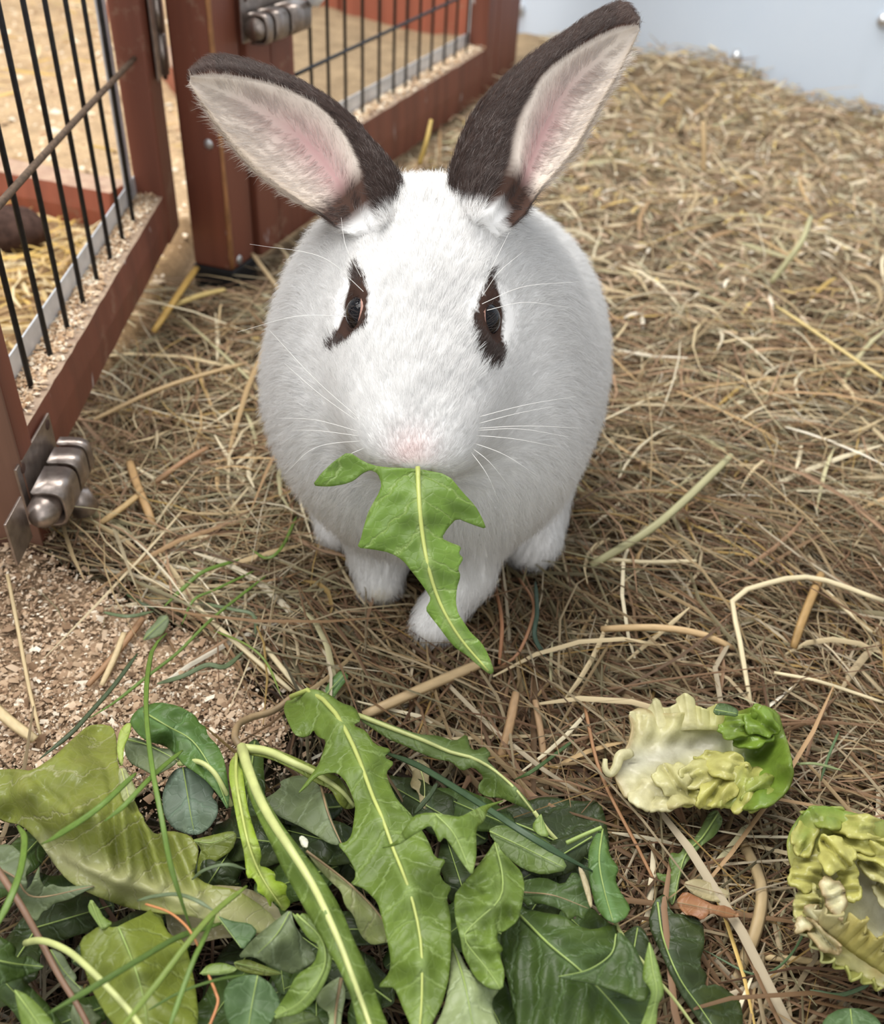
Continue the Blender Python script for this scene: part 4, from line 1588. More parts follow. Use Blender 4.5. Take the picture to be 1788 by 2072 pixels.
m_ribs = {'pale': m_plain('pale midrib', (.48, .52, .20), .4, var=.14, scale=90), 'green': m_plain('green midrib', (.27, .36, .10), .4, var=.15, scale=90),
          'brown': m_plain('brown midrib', (.27, .19, .10), .5, var=.25, scale=90), 'lime': m_plain('yellow green midrib', (.42, .47, .13), .4, var=.1, scale=90),
          'red': m_plain('reddish stem', (.20, .115, .07), .45, var=.25, scale=80), 'white': m_plain('white midrib', (.60, .62, .42), .3, var=.15, scale=60)}


def chaikin(p, it=1, r=.20):
    p = np.asarray(p, float)
    for _ in range(it):
        q = np.roll(p, -1, 0)
        p = np.stack([p * (1 - r) + q * r, p * r + q * (1 - r)], 1).reshape(-1, 2)
    return p


def seg_dist(p, line):
    """distance of points to a polyline, arc position, signed side"""
    best = np.full(len(p), 1e9); pos = np.zeros(len(p)); sd = np.zeros(len(p))
    L = 0
    for a, b_ in zip(line[:-1], line[1:]):
        ab = b_ - a; l2 = ab @ ab
        h = np.clip(((p - a) @ ab) / l2, 0, 1)
        d = np.linalg.norm(p - a - h[:, None] * ab, axis=1)
        m = d < best
        best[m] = d[m]; pos[m] = L + h[m] * math.sqrt(l2)
        sd[m] = np.sign(ab[0] * (p[m, 1] - a[1]) - ab[1] * (p[m, 0] - a[0]))
        L += math.sqrt(l2)
    return best, pos, sd


def leaf_geo(outline, rib, hts, step=9, fold=.0, wrink=.0015, wscale=55, curl=0.0, depth=False, pleat=0, serr=0, seed=0, rip=0.0, big=.0028, blister=.8, ridges=()):
    o = chaikin(outline)
    # densify
    out = []
    for a, b_ in zip(o, np.roll(o, -1, 0)):
        k = max(1, int(np.linalg.norm(b_ - a) / (step * .8)))
        for i in range(k): out.append(a + (b_ - a) * i / k)
    o = np.array(out)
    if serr:
        t = np.roll(o, -1, 0) - np.roll(o, 1, 0)
        nn = np.stack([t[:, 1], -t[:, 0]], 1); nn /= np.linalg.norm(nn, axis=1, keepdims=True) + 1e-9
        ar = .5 * np.sum(o[:, 0] * np.roll(o[:, 1], -1) - np.roll(o[:, 0], -1) * o[:, 1])
        ph = np.arange(len(o))
        o = o + nn * np.sign(ar) * (serr * (np.sin(ph * 1.9 + seed) * .5 + np.sin(ph * 0.83 + seed * 2) * .5))[:, None]
    lo, hi = o.min(0), o.max(0)
    gx_, gy_ = np.meshgrid(np.arange(lo[0], hi[0], step), np.arange(lo[1], hi[1], step * .87))
    gx_ = gx_ + (np.arange(gx_.shape[0]) % 2)[:, None] * step * .5
    g = np.stack([gx_.ravel(), gy_.ravel()], 1)
    g = g[inpoly(g[:, 0], g[:, 1], o)]
    if len(g):
        de = np.min(np.linalg.norm(g[:, None] - o[None], axis=2), 1)
        g = g[de > step * .55]
    pts = np.vstack([o, g])
    n = len(o)
    vs, _, fs, *_ = delaunay_2d_cdt([Vector(p_) for p_ in pts], [], [list(range(n))], 1, 1e-5)
    q = np.array([(v_.x, v_.y) for v_ in vs])
    hts = np.asarray(hts, float)
    dd = np.linalg.norm(q[:, None] - hts[None, :, :2], axis=2)
    w = 1 / (dd + 25) ** 2.6
    z = (w * hts[None, :, 2]).sum(1) / w.sum(1)
    rl = spline(rib, 30)
    td, sp, sg = seg_dist(q, rl)
    ed = np.array([np.min(np.linalg.norm(p_ - o, axis=1)) for p_ in q])
    mpp = .40 / 1900
    tm, sm, em = td * mpp, sp * mpp, ed * mpp
    q3 = np.stack([q[:, 0] * mpp, q[:, 1] * mpp, np.full(len(q), seed * 1.7)], 1)
    bumpz = wav(q3, wscale, seed % 5) * wrink + wav(q3, wscale * 2.7, (seed + 2) % 5) * wrink * .45
    # blister between side veins
    bumpz = bumpz + big * wav(q3, 15, (seed + 3) % 5) + blister * wrink * .45 * np.sin(2 * math.pi * (sm - .75 * tm) * 78) * np.clip(tm / .006, 0, 1) * np.clip(em / .004, 0, 1)
    if pleat: bumpz = bumpz + pleat * np.sin(sm * 520 + 2 * wav(q3, 20, 1)) * np.clip(tm / .015, 0, 1)
    rim = np.exp(-em / .006)
    off = fold * tm + bumpz + curl * rim + rip * rim * np.sin(sm * 260 + seed + sg)
    for line, amp_, wid in ridges:
        rd, _, _ = seg_dist(q, np.asarray(line, float))
        off = off + amp_ * np.exp(-(rd / wid) ** 2)
    if depth:
        v = np.array([P(a, b_, d_) for (a, b_), d_ in zip(q, z - off)])
    else:
        v = np.array([G(a, b_, h_) for (a, b_), h_ in zip(q, np.maximum(z + off, .0015))])
    f = [tuple(p_) for p_ in fs]
    a = v[list(f[len(f) // 2])]
    if np.dot(np.cross(a[1] - a[0], a[2] - a[0]), CAM - a[0]) < 0: f = [tuple(reversed(p_)) for p_ in f]
    luv = np.stack([sm, tm * sg, em], 1)

    zfin = (z - off) if depth else np.maximum(z + off, .0015)

    def zat(p2):
        p2 = np.asarray(p2, float)
        d2 = np.linalg.norm(p2[:, None] - q[None], axis=2)
        w2 = 1 / (d2 + 3) ** 4
        zz_ = (w2 * zfin[None]).sum(1) / w2.sum(1)
        return np.convolve(np.pad(zz_, 1, mode='edge'), [.25, .5, .25], 'valid')
    return v, f, luv, q, zat


def thick(o, th):
    m = o.modifiers.new('thickness', 'SOLIDIFY')
    m.thickness = th
    m.offset = -1
    return o


def leaf(label, outline, rib, hts, mat, ribw=7, ribmat='green', cat='leaf', name='leaf', ribtube=True, lift=.0011, th=.0005, group=None,
         stem=None, stemw=10, stemmat=None, **k):
    v, f, luv, q, zat = leaf_geo(outline, rib, hts, **k)
    base = np.array([v[:, 0].mean(), v[:, 1].mean(), max(0.0, v[:, 2].min())])
    t = thing(name, label, cat, tuple(base), group)
    o = mk('blade', v, f, LM[mat] if isinstance(mat, str) else mat, t, True, attrs={'luv': luv})
    thick(o, th)
    if ribtube:
        r2 = spline(rib, 22)
        z = zat(r2)
        if k.get('depth'):
            c = np.array([P(a, b_, d_ - lift) for (a, b_), d_ in zip(r2, z)])
        else:
            c = np.array([G(a, b_, h_ + lift) for (a, b_), h_ in zip(r2, z)])
        dpt = proj(c)[:, 2]
        rad = ribw * .40 * dpt / F * np.linspace(1, .40, len(c))
        MB().tube(c, rad, 8).build('midrib', m_ribs[ribmat], t)
    if stem is not None:
        c = spline(stem, 24)
        c3 = np.array([G(a, b_, h_) for a, b_, h_ in c])
        rad = stemw * .5 * proj(c3)[:, 2] / F
        MB().tube(c3, rad * np.linspace(1, .9, len(rad)), 10).build('stalk', m_ribs[stemmat or ribmat], t)
    return t


def hz(*zs):
    """height points"""
    return list(zs)


# ---- leaf in the rabbit's mouth
leaf('green dandelion leaf hanging from the mouth of the rabbit',
     [(631, 983), (650, 957), (675, 934), (705, 913), (736, 935), (770, 945), (845, 948), (906, 960), (936, 996), (962, 1024), (976, 1050), (984, 1071), (954, 1060),
      (925, 1048), (906, 1068), (893, 1089), (912, 1098), (934, 1106), (928, 1120), (938, 1130), (926, 1150), (932, 1165), (924, 1190), (922, 1220), (926, 1240), (940, 1262), (952, 1280), (974, 1300), (988, 1325), (1000, 1358), (992, 1366), (966, 1346),
      (944, 1326), (922, 1312), (906, 1294), (884, 1264), (874, 1252), (860, 1233), (872, 1212), (862, 1195), (849, 1177), (834, 1158), (814, 1133), (788, 1118), (755, 1112), (722, 1108),
      (730, 1090), (734, 1072), (744, 1037), (756, 1015), (766, 998), (772, 980), (764, 958), (748, 950), (731, 958), (715, 972), (695, 980), (666, 985)],
     [(845, 945), (847, 1000), (853, 1070), (866, 1145), (890, 1220), (930, 1290), (988, 1358)],
     [(845, 945, .428), (700, 950, .430), (631, 983, .427), (760, 1080, .412), (850, 1060, .410), (940, 1040, .420), (870, 1150, .402), (930, 1290, .396), (990, 1360, .394)],
     'mouth', 13, 'lime', depth=True, wrink=.0017, wscale=75, fold=-.10, seed=1, step=7, lift=.0004)

# ---- long dandelion leaves in the pile
leaf('long dandelion leaf with toothed edges lying down the middle of the greens',
     [(579, 1417), (573, 1434), (582, 1460), (595, 1486), (612, 1492), (626, 1488), (634, 1476), (641, 1490), (660, 1498), (652, 1525), (644, 1548), (622, 1578), (601, 1607), (618, 1594), (640, 1570), (662, 1563), (682, 1563), (702, 1585), (719, 1630),
      (716, 1658), (711, 1690), (700, 1704), (682, 1707), (702, 1731), (719, 1760), (718, 1778), (709, 1787), (738, 1798), (764, 1826), (772, 1857), (783, 1901), (790, 1940), (788, 1968), (764, 1996),
      (780, 1996), (797, 1997), (811, 2030), (828, 2069), (840, 2100), (866, 2085), (884, 2050), (897, 2022), (909, 1975), (913, 1901), (911, 1851), (903, 1815), (914, 1795), (897, 1784), (888, 1765), (903, 1739), (880, 1736), (866, 1700), (836, 1652),
      (803, 1618), (791, 1593), (780, 1563), (799, 1543), (776, 1532), (793, 1516), (758, 1507), (740, 1478), (713, 1467), (731, 1458), (719, 1431), (690, 1422), (668, 1406), (645, 1395), (610, 1394)],
     [(588, 1410), (606, 1399), (626, 1397), (652, 1414), (680, 1445), (708, 1495), (730, 1546), (752, 1607), (772, 1652), (797, 1722), (825, 1792), (845, 1868), (853, 1932), (853, 2022), (848, 2090)],
     [(590, 1410, .018), (640, 1400, .040), (690, 1470, .050), (620, 1490, .034), (730, 1560, .052), (640, 1570, .044), (780, 1560, .040), (770, 1660, .056), (830, 1800, .060), (720, 1780, .048), (905, 1800, .050), (850, 1950, .058), (850, 2080, .052), (900, 1950, .048), (780, 1980, .044)],
     'fresh', 13, 'lime', wrink=.0016, wscale=60, fold=.10, seed=2, step=8,
     stem=[(487, 1512, .030), (475, 1492, .030), (482, 1467, .026), (508, 1452, .022), (553, 1438, .020), (590, 1411, .022)], stemw=15, stemmat='brown')
leaf('dandelion leaf with bowed pale rib, on the hay right of the long middle leaf',
     [(722, 1440), (791, 1466), (847, 1486), (887, 1488), (920, 1500), (945, 1484), (950, 1512), (962, 1519), (980, 1509), (994, 1526), (984, 1537), (1004, 1557), (1042, 1590), (1070, 1622), (1086, 1648), (1058, 1634), (1012, 1614), (985, 1612), (968, 1602),
      (968, 1588), (980, 1573), (957, 1551), (934, 1561), (912, 1540), (884, 1536), (842, 1520), (819, 1508), (786, 1496), (724, 1454)],
     [(724, 1447), (791, 1473), (856, 1498), (912, 1522), (954, 1533), (996, 1556), (1038, 1592), (1063, 1622), (1084, 1650)],
     [(724, 1447, .020), (850, 1498, .026), (945, 1490, .022), (954, 1535, .030), (990, 1600, .016), (1040, 1595, .030), (1085, 1650, .020)],
     'mid', 13, 'pale', wrink=.0012, fold=-.15, seed=3, step=8, stem=[(1080, 1642, .022), (1108, 1680, .018), (1140, 1714, .014)], stemw=9)
leaf('thick pale stalked dandelion leaf running from the plant crown to the bottom edge',
     [(478, 1512), (505, 1530), (520, 1575), (538, 1615), (568, 1665), (605, 1714), (648, 1768), (690, 1838), (717, 1905), (749, 1971), (770, 2040), (796, 2100), (728, 2100),
      (712, 2020), (686, 1962), (652, 1900), (622, 1850), (598, 1806), (574, 1765), (546, 1704), (520, 1652), (498, 1600), (484, 1552)],
     [(489, 1512), (500, 1550), (520, 1604), (548, 1658), (590, 1722), (630, 1786), (660, 1846), (690, 1915), (716, 1985), (740, 2050), (756, 2100)],
     [(489, 1512, .034), (520, 1604, .056), (590, 1720, .070), (660, 1846, .074), (716, 1985, .072), (760, 2100, .068), (690, 1838, .064), (760, 2020, .060), (600, 1806, .062)],
     'fresh', 27, 'pale', wrink=.0006, fold=-.45, seed=4, lift=.001, step=8)
leaf('yellow-green spiky young dandelion leaf beside the thick pale stalk',
     [(470, 1532), (485, 1520), (492, 1570), (500, 1630), (514, 1680), (530, 1728), (524, 1752), (540, 1755), (557, 1766), (555, 1782), (570, 1784), (581, 1792), (577, 1810), (588, 1830), (573, 1846), (560, 1828), (550, 1822), (548, 1838), (538, 1815), (520, 1803), (522, 1790), (513, 1775),
      (499, 1776), (494, 1728), (486, 1690), (473, 1630), (463, 1574), (464, 1545)],
     [(478, 1526), (478, 1580), (490, 1650), (505, 1715), (530, 1775), (572, 1838)],
     [(478, 1526, .034), (480, 1600, .054), (500, 1700, .056), (575, 1838, .040), (570, 1790, .050)],
     'lime', 9, 'lime', wrink=.0012, fold=.2, seed=5, step=7, rip=.0015)
leaf('dandelion leaf on a pale stalk reaching right from the plant crown',
     [(490, 1506), (545, 1510), (600, 1533), (642, 1553), (690, 1573), (706, 1600), (720, 1634), (700, 1638), (685, 1626), (669, 1596), (640, 1584), (600, 1560), (545, 1534), (492, 1524)],
     [(492, 1514), (540, 1520), (596, 1545), (640, 1566), (690, 1600), (716, 1632)],
     [(492, 1514, .034), (596, 1545, .042), (690, 1600, .036), (716, 1632, .026)], 'olive', 24, 'pale', wrink=.0006, seed=6, step=7)
leaf('grey-green leaf lying between the pale stalk and the long middle leaf',
     [(528, 1620), (556, 1604), (570, 1590), (566, 1580), (600, 1568), (628, 1572), (655, 1600), (668, 1650), (694, 1712), (664, 1706), (640, 1690), (600, 1668), (560, 1650)],
     [(650, 1592), (662, 1640), (676, 1676), (692, 1710)], [(528, 1620, .030), (600, 1570, .020), (660, 1640, .036), (690, 1710, .034)],
     'grey', 7, 'brown', wrink=.0022, seed=7, step=8)
leaf('folded khaki leaf tip pointing down right of the thick pale stalk',
     [(618, 1720), (650, 1743), (700, 1780), (740, 1815), (772, 1852), (802, 1904), (780, 1906), (752, 1912), (735, 1900), (724, 1880), (715, 1852), (698, 1832), (690, 1802), (668, 1782), (645, 1758)],
     [(620, 1722), (700, 1783), (760, 1842), (800, 1903)], [(620, 1722, .058), (700, 1800, .046), (760, 1850, .044), (800, 1904, .036), (740, 1905, .032)],
     'khaki', 7, 'brown', wrink=.0016, seed=8, step=7)
leaf('small bright green leaf tip on the hay beyond the greens',
     [(655, 1398), (668, 1376), (690, 1354), (707, 1369), (688, 1392), (674, 1413)], [(660, 1405), (700, 1360)],
     [(660, 1405, .012), (700, 1360, .016)], 'teal', 4, 'green', wrink=.0008, seed=9, step=7)

# ---- lettuce leaf at the left
m_let = m_leaf('olive lettuce leaf', (.235, .265, .055), (.50, .48, .28), rough=.24, trans=.25, veinw=.02, bstr=.35, ribw=3.2)
leaf('large olive lettuce leaf with a white rib, limp, at the left of the greens',
     [(-30, 1560), (30, 1555), (65, 1560), (110, 1530), (150, 1492), (178, 1468), (205, 1465), (228, 1470), (236, 1500), (238, 1550), (262, 1590), (278, 1640), (296, 1668), (315, 1690), (345, 1680), (385, 1690), (402, 1715), (398, 1745),
      (392, 1770), (420, 1790), (480, 1800), (540, 1840), (572, 1880), (520, 1890), (450, 1872), (380, 1852), (330, 1848), (260, 1838), (205, 1818), (165, 1800), (135, 1780), (110, 1750), (80, 1705), (45, 1670), (10, 1660), (-30, 1640)],
     [(95, 1722), (170, 1757), (240, 1782), (310, 1803), (400, 1832), (480, 1852), (560, 1880)],
     [(0, 1570, .040), (60, 1600, .060), (150, 1560, .060), (200, 1480, .028), (160, 1640, .072), (240, 1650, .058), (20, 1655, .030), (100, 1730, .034), (240, 1782, .046), (380, 1715, .044), (400, 1832, .044), (560, 1880, .034), (250, 1835, .026)],
     m_let, 20, 'white', wrink=.0013, wscale=34, seed=10, step=7, ribtube=False, th=.0008, blister=0, big=.0035,
     ridges=[([(20, 1570), (15, 1600), (30, 1640)], -.0016, 7), ([(70, 1575), (100, 1605), (135, 1630), (160, 1680), (180, 1745)], -.0024, 7), ([(150, 1532), (185, 1528), (215, 1545), (228, 1600), (232, 1680), (242, 1760)], -.0030, 8), ([(150, 1630), (165, 1590), (195, 1570)], -.0013, 6),
             ([(60, 1650), (100, 1690), (125, 1740)], -.0018, 7), ([(246, 1640), (256, 1700), (262, 1770)], .0048, 9), ([(268, 1628), (290, 1690), (310, 1780)], -.0040, 8), ([(282, 1650), (306, 1710), (330, 1790)], .0044, 9), ([(330, 1690), (345, 1740), (370, 1800)], -.0036, 8), ([(352, 1690), (372, 1740), (400, 1810)], .0040, 10),
             ([(200, 1650), (206, 1700), (222, 1760)], .0034, 9), ([(95, 1722), (170, 1757), (240, 1782), (310, 1803), (400, 1832)], .0034, 16), ([(130, 1745), (230, 1800), (330, 1830)], -.003, 9)])
leaf('pale wilted lettuce piece under the grass blades at the lower left',
     [(330, 1820), (380, 1800), (430, 1790), (500, 1795), (560, 1830), (575, 1870), (540, 1890), (480, 1895), (430, 1900), (380, 1915), (340, 1890)],
     [(340, 1870), (430, 1850), (560, 1860)], [(340, 1860, .026), (450, 1840, .030), (570, 1870, .026)],
     m_leaf('beige wilted lettuce', (.36, .32, .17), (.44, .42, .26), rough=.2, trans=.3, ribw=3.0), 10, 'white', wrink=.002, seed=11, step=9, ribtube=False)
leaf('crumpled dark green leaf above the round blue-green leaflet',
     [(262, 1462), (268, 1446), (285, 1430), (320, 1420), (362, 1428), (396, 1448), (404, 1464), (416, 1470), (420, 1488), (440, 1508), (450, 1528), (458, 1560), (464, 1600), (462, 1642), (442, 1608), (410, 1572), (372, 1548), (350, 1520), (330, 1508), (296, 1500), (276, 1482)],
     [(290, 1440), (340, 1470), (390, 1500), (430, 1560), (460, 1630)],
     [(265, 1465, .040), (320, 1422, .046), (330, 1480, .054), (396, 1450, .040), (380, 1500, .046), (440, 1540, .040), (462, 1640, .036), (330, 1508, .034)],
     'teal', 5, 'green', wrink=.0034, wscale=62, seed=12, step=7, rip=.001)
leaf('grey-green leaf underside tucked below the crumpled dark leaf',
     [(252, 1494), (276, 1492), (300, 1502), (330, 1516), (366, 1510), (368, 1530), (350, 1550), (312, 1570), (296, 1560), (280, 1552), (264, 1544), (252, 1524)],
     [(256, 1496), (300, 1508), (362, 1540)], [(256, 1496, .036), (310, 1530, .036), (365, 1520, .034)], 'grey', 5, 'green', wrink=.001, seed=13, step=7)
leaf('narrow yellow-green leaf edge beside the crumpled dark leaf',
     [(240, 1548), (236, 1510), (241, 1480), (254, 1464), (266, 1462), (262, 1486), (250, 1512), (249, 1548)], [(244, 1545), (243, 1500), (260, 1466)],
     [(244, 1545, .044), (262, 1466, .046)], 'lime', 5, 'lime', wrink=.0006, seed=14, step=6, ribtube=False)
leaf('round blue-green clover leaflet facing up left of the plant crown',
     [(327, 1612), (338, 1578), (352, 1558), (370, 1551), (396, 1556), (424, 1580), (433, 1600), (428, 1612), (441, 1626), (440, 1650), (422, 1676), (402, 1689), (380, 1688), (350, 1676), (332, 1650)],
     [(370, 1553), (378, 1600), (386, 1650), (392, 1680)], [(370, 1553, .034), (330, 1620, .026), (440, 1630, .030), (390, 1685, .022)], 'blue', 4, 'green', wrink=.0006, seed=15, step=7,
     stem=[(362, 1545, .036), (400, 1541, .042), (430, 1560, .042), (452, 1595, .038), (468, 1630, .03)], stemw=11, stemmat='pale')
leaf('yellowish green curled leaf under the blue-green leaflet',
     [(385, 1700), (420, 1692), (470, 1680), (480, 1690), (470, 1720), (440, 1740), (415, 1760), (398, 1780), (400, 1740), (408, 1715)], [(390, 1702), (430, 1705), (476, 1686)],
     [(390, 1702, .028), (476, 1686, .030), (410, 1770, .022)], 'olive', 4, 'green', wrink=.002, seed=16, step=7)
leaf('small lime leaf by the upper edge of the big lettuce leaf',
     [(238, 1556), (252, 1552), (268, 1580), (276, 1600), (272, 1620), (256, 1628), (244, 1610)], [(246, 1556), (262, 1620)], [(246, 1556, .058), (262, 1620, .056)], 'khaki', 3, 'lime', wrink=.001, seed=17, step=6)

# ---- lower left corner
leaf('jagged grey-green dandelion leaf at the left edge beside the brown stem',
     [(-30, 1716), (20, 1706), (45, 1728), (64, 1744), (50, 1768), (56, 1792), (48, 1806), (62, 1792), (72, 1768), (80, 1750), (80, 1778), (90, 1798), (104, 1788), (120, 1795), (160, 1792), (197, 1791), (165, 1806), (140, 1820), (108, 1828), (98, 1840), (85, 1844), (75, 1864), (60, 1855), (50, 1830), (40, 1818), (18, 1800), (-30, 1796)],
     [(-20, 1750), (30, 1775), (70, 1815), (190, 1793)], [(-20, 1750, .048), (60, 1760, .050), (70, 1850, .036), (190, 1792, .044)], 'grey', 6, 'brown', wrink=.0014, seed=18, step=7)
leaf('broad olive leaf across the lower left corner under the grass blades',
     [(160, 1902), (205, 1870), (232, 1878), (262, 1862), (290, 1850), (310, 1836), (326, 1820), (330, 1868), (342, 1890), (375, 1905), (386, 1950), (396, 2000), (402, 2060), (392, 2100), (250, 2100), (205, 2040), (180, 1990), (165, 1940)],
     [(240, 1876), (270, 1950), (290, 2020), (300, 2100)], [(160, 1902, .044), (240, 1875, .048), (325, 1830, .034), (280, 1960, .058), (390, 1960, .036), (300, 2090, .054), (190, 2000, .040)],
     'olive', 5, 'green', wrink=.002, wscale=40, seed=19, step=8)
leaf('little upright green leaf at the top of the broad olive leaf',
     [(176, 1838), (184, 1817), (200, 1838), (210, 1856), (230, 1868), (206, 1882), (196, 1868)], [(184, 1822), (205, 1876)], [(184, 1822, .046), (215, 1872, .050)], 'fresh', 3, 'green', wrink=.001, seed=20, step=6)
leaf('toothed dark green leaf at the left edge above the bright narrow leaf',
     [(-30, 1880), (20, 1905), (34, 1918), (30, 1938), (60, 1934), (72, 1944), (92, 1956), (62, 1970), (22, 1986), (-30, 2006)], [(-20, 1940), (30, 1950), (88, 1956)],
     [(-20, 1940, .046), (88, 1956, .034)], 'dark', 5, 'green', wrink=.0016, seed=21, step=7)
leaf('bright narrow leaf in the bottom left corner',
     [(28, 2000), (58, 2014), (90, 2046), (130, 2100), (50, 2100), (36, 2042)], [(30, 2004), (60, 2045), (95, 2095)], [(30, 2004, .052), (110, 2090, .060)], 'fresh', 5, 'green', wrink=.001, seed=22, step=7)
leaf('ragged pale green leaf between the brown stem and the olive leaf',
     [(100, 1918), (128, 1930), (140, 1955), (156, 1975), (150, 1990), (172, 1998), (152, 2014), (128, 1988), (112, 1960)], [(102, 1922), (130, 1965), (165, 2002)],
     [(102, 1922, .040), (165, 2002, .036)], 'grey', 4, 'green', wrink=.0016, seed=23, step=6)
leaf('feathery grey-green leaf at the bottom edge right of the brown stem',
     [(150, 2020), (170, 2035), (185, 2030), (190, 2048), (208, 2058), (192, 2068), (200, 2090), (160, 2100), (140, 2060)], [(150, 2025), (175, 2090)], [(150, 2025, .036), (180, 2090, .04)], 'grey', 4, 'green', wrink=.0016, seed=24, step=6)


def stem(label, pts, w, mat, name='stem', cat='stem'):
    c = spline(pts, 30)
    c3 = np.array([G(a, b_, z) for a, b_, z in c])
    rad = w * .5 * proj(c3)[:, 2] / F
    t = thing(name, label, cat, tuple(np.array([c3[:, 0].mean(), c3[:, 1].mean(), 0])))
    MB().tube(c3, rad * np.linspace(1.05, .85, 30), 10).build('stalk', m_ribs[mat], t)
    return t


stem('brownish stem running down through the lower left greens', [(-10, 1752, .050), (40, 1828, .050), (80, 1900, .046), (120, 1975, .044), (160, 2040, .042), (190, 2100, .040)], 13, 'red')
stem('smooth light green stem curving over the lower left corner', [(52, 1908, .048), (72, 1903, .054), (100, 1907, .060), (140, 1926, .066), (180, 1960, .070), (222, 2002, .072), (262, 2046, .072), (300, 2100, .070)], 13, 'pale')

# ---- bottom middle
leaf('folded grey-green leaf with a creased face left of the thick stalk',
     [(588, 1838), (554, 1865), (523, 1890), (500, 1912), (480, 1938), (512, 1935), (545, 1954), (579, 1966), (594, 1971), (624, 1953), (642, 1938), (612, 1896), (594, 1868)],
     [(586, 1845), (560, 1890), (520, 1930)], [(588, 1838, .056), (480, 1938, .040), (560, 1900, .058), (594, 1970, .040), (640, 1938, .048)], 'grey', 4, 'green', wrink=.0022, wscale=48, seed=25, step=7)
leaf('dark green leaf edge showing beneath the folded grey-green leaf',
     [(472, 1946), (500, 1940), (530, 1952), (575, 1970), (540, 1974), (500, 1968), (478, 1960)], [(474, 1948), (570, 1970)], [(474, 1948, .034), (570, 1970, .032)], 'olive', 4, 'green', wrink=.001, seed=26, step=6)
leaf('curled bright green leaf against the thick stalk near the bottom',
     [(588, 1844), (604, 1856), (612, 1846), (640, 1858), (650, 1878), (668, 1904), (671, 1950), (656, 1992), (632, 2030), (602, 2052), (545, 2062), (578, 2014), (600, 1972), (636, 1950), (646, 1912), (622, 1898), (610, 1880)],
     [(600, 1850), (650, 1900), (655, 1960), (610, 2025), (560, 2055)], [(590, 1845, .056), (660, 1910, .062), (655, 1990, .058), (560, 2055, .046)], 'fresh', 6, 'green', wrink=.0024, wscale=62, seed=27, step=7, rip=.001)
leaf('round clover leaflet at the bottom edge, lower middle left',
     [(452, 2008), (464, 1985), (490, 1974), (520, 1972), (545, 1988), (560, 2010), (569, 2034), (552, 2062), (530, 2100), (478, 2100), (454, 2052)],
     [(521, 1974), (510, 2030), (500, 2095)], [(520, 1975, .046), (455, 2020, .040), (568, 2030, .042), (500, 2095, .048)], 'clover', 4, 'green', wrink=.0007, seed=28, step=7)
leaf('small emerald leaf wedge above the clover leaflet, under the grass',
     [(438, 1852), (470, 1864), (506, 1868), (521, 1884), (505, 1905), (490, 1922), (470, 1895), (452, 1872)], [(440, 1854), (488, 1918)], [(440, 1854, .044), (490, 1900, .042)], 'clover', 3, 'green', wrink=.0008, seed=29, step=6)
leaf('narrow green leaflet lying flat left of the folded grey-green leaf',
     [(402, 1972), (420, 1951), (450, 1947), (482, 1959), (470, 1968), (436, 1973)], [(404, 1970), (480, 1960)], [(404, 1970, .044), (480, 1960, .044)], 'fresh', 3, 'green', wrink=.0008, seed=30, step=6)
leaf('green leaf strip at the bottom edge between clover leaflet and stalk',
     [(540, 2066), (580, 2050), (625, 2046), (650, 2062), (660, 2100), (545, 2100)], [(545, 2085), (640, 2060)], [(545, 2085, .036), (650, 2070, .040)], 'mid', 4, 'green', wrink=.0012, seed=31, step=7)
leaf('pale folded leaf under the thick stalk at the bottom',
     [(640, 2010), (670, 1985), (690, 1975), (700, 2010), (690, 2060), (690, 2100), (660, 2100), (668, 2050), (640, 2030)], [(690, 1980), (680, 2040), (676, 2095)], [(690, 1980, .044), (676, 2095, .048)], 'pale', 10, 'brown', wrink=.001, seed=32, step=7)

# ---- right half of the pile
leaf('three pointed light green leaf tip resting on top of the long middle leaf',
     [(766, 1717), (800, 1704), (818, 1676), (836, 1650), (867, 1643), (912, 1650), (931, 1653), (955, 1640), (979, 1629), (1026, 1617), (988, 1634), (980, 1662), (963, 1674), (964, 1730), (961, 1746), (955, 1772), (934, 1744), (912, 1710), (899, 1692), (888, 1706), (880, 1684), (870, 1668), (842, 1686), (805, 1710)],
     [(880, 1646), (920, 1690), (952, 1764)], [(766, 1717, .064), (840, 1660, .076), (920, 1660, .080), (1026, 1617, .060), (955, 1772, .074)], 'fresh', 5, 'green', wrink=.0014, seed=33, step=7)
leaf('curly green leaf with rolled edges right of the long middle leaf',
     [(1001, 1702), (1015, 1723), (1035, 1744), (1055, 1764), (1061, 1791), (1058, 1824), (1048, 1861), (1018, 1886), (1008, 1885), (1005, 1901), (1019, 1921), (1010, 1930), (1021, 1968), (1015, 2003), (988, 2000), (961, 1976), (938, 1936), (932, 1898), (921, 1861), (918, 1812), (934, 1791), (958, 1762), (985, 1727)],
     [(1001, 1705), (1016, 1770), (1010, 1820), (960, 1868), (940, 1900), (985, 1960), (1012, 2000)],
     [(1001, 1702, .060), (1055, 1780, .048), (960, 1780, .066), (990, 1830, .070), (1040, 1860, .050), (935, 1880, .060), (1000, 1890, .062), (960, 1960, .050), (1015, 2000, .056)],
     'fresh', 6, 'green', wrink=.0042, wscale=58, seed=34, step=7, rip=.002)
leaf('shiny pale leaf at the bottom edge right of the long middle leaf',
     [(914, 1904), (926, 1922), (946, 1962), (976, 1992), (1012, 2001), (994, 2024), (1000, 2060), (1024, 2100), (868, 2100), (898, 2042), (910, 1980)],
     [(915, 1910), (940, 1990), (960, 2095)], [(915, 1908, .040), (1010, 2002, .044), (950, 2000, .052), (950, 2095, .054)], 'pale', 6, 'green', wrink=.0022, wscale=60, seed=35, step=7)
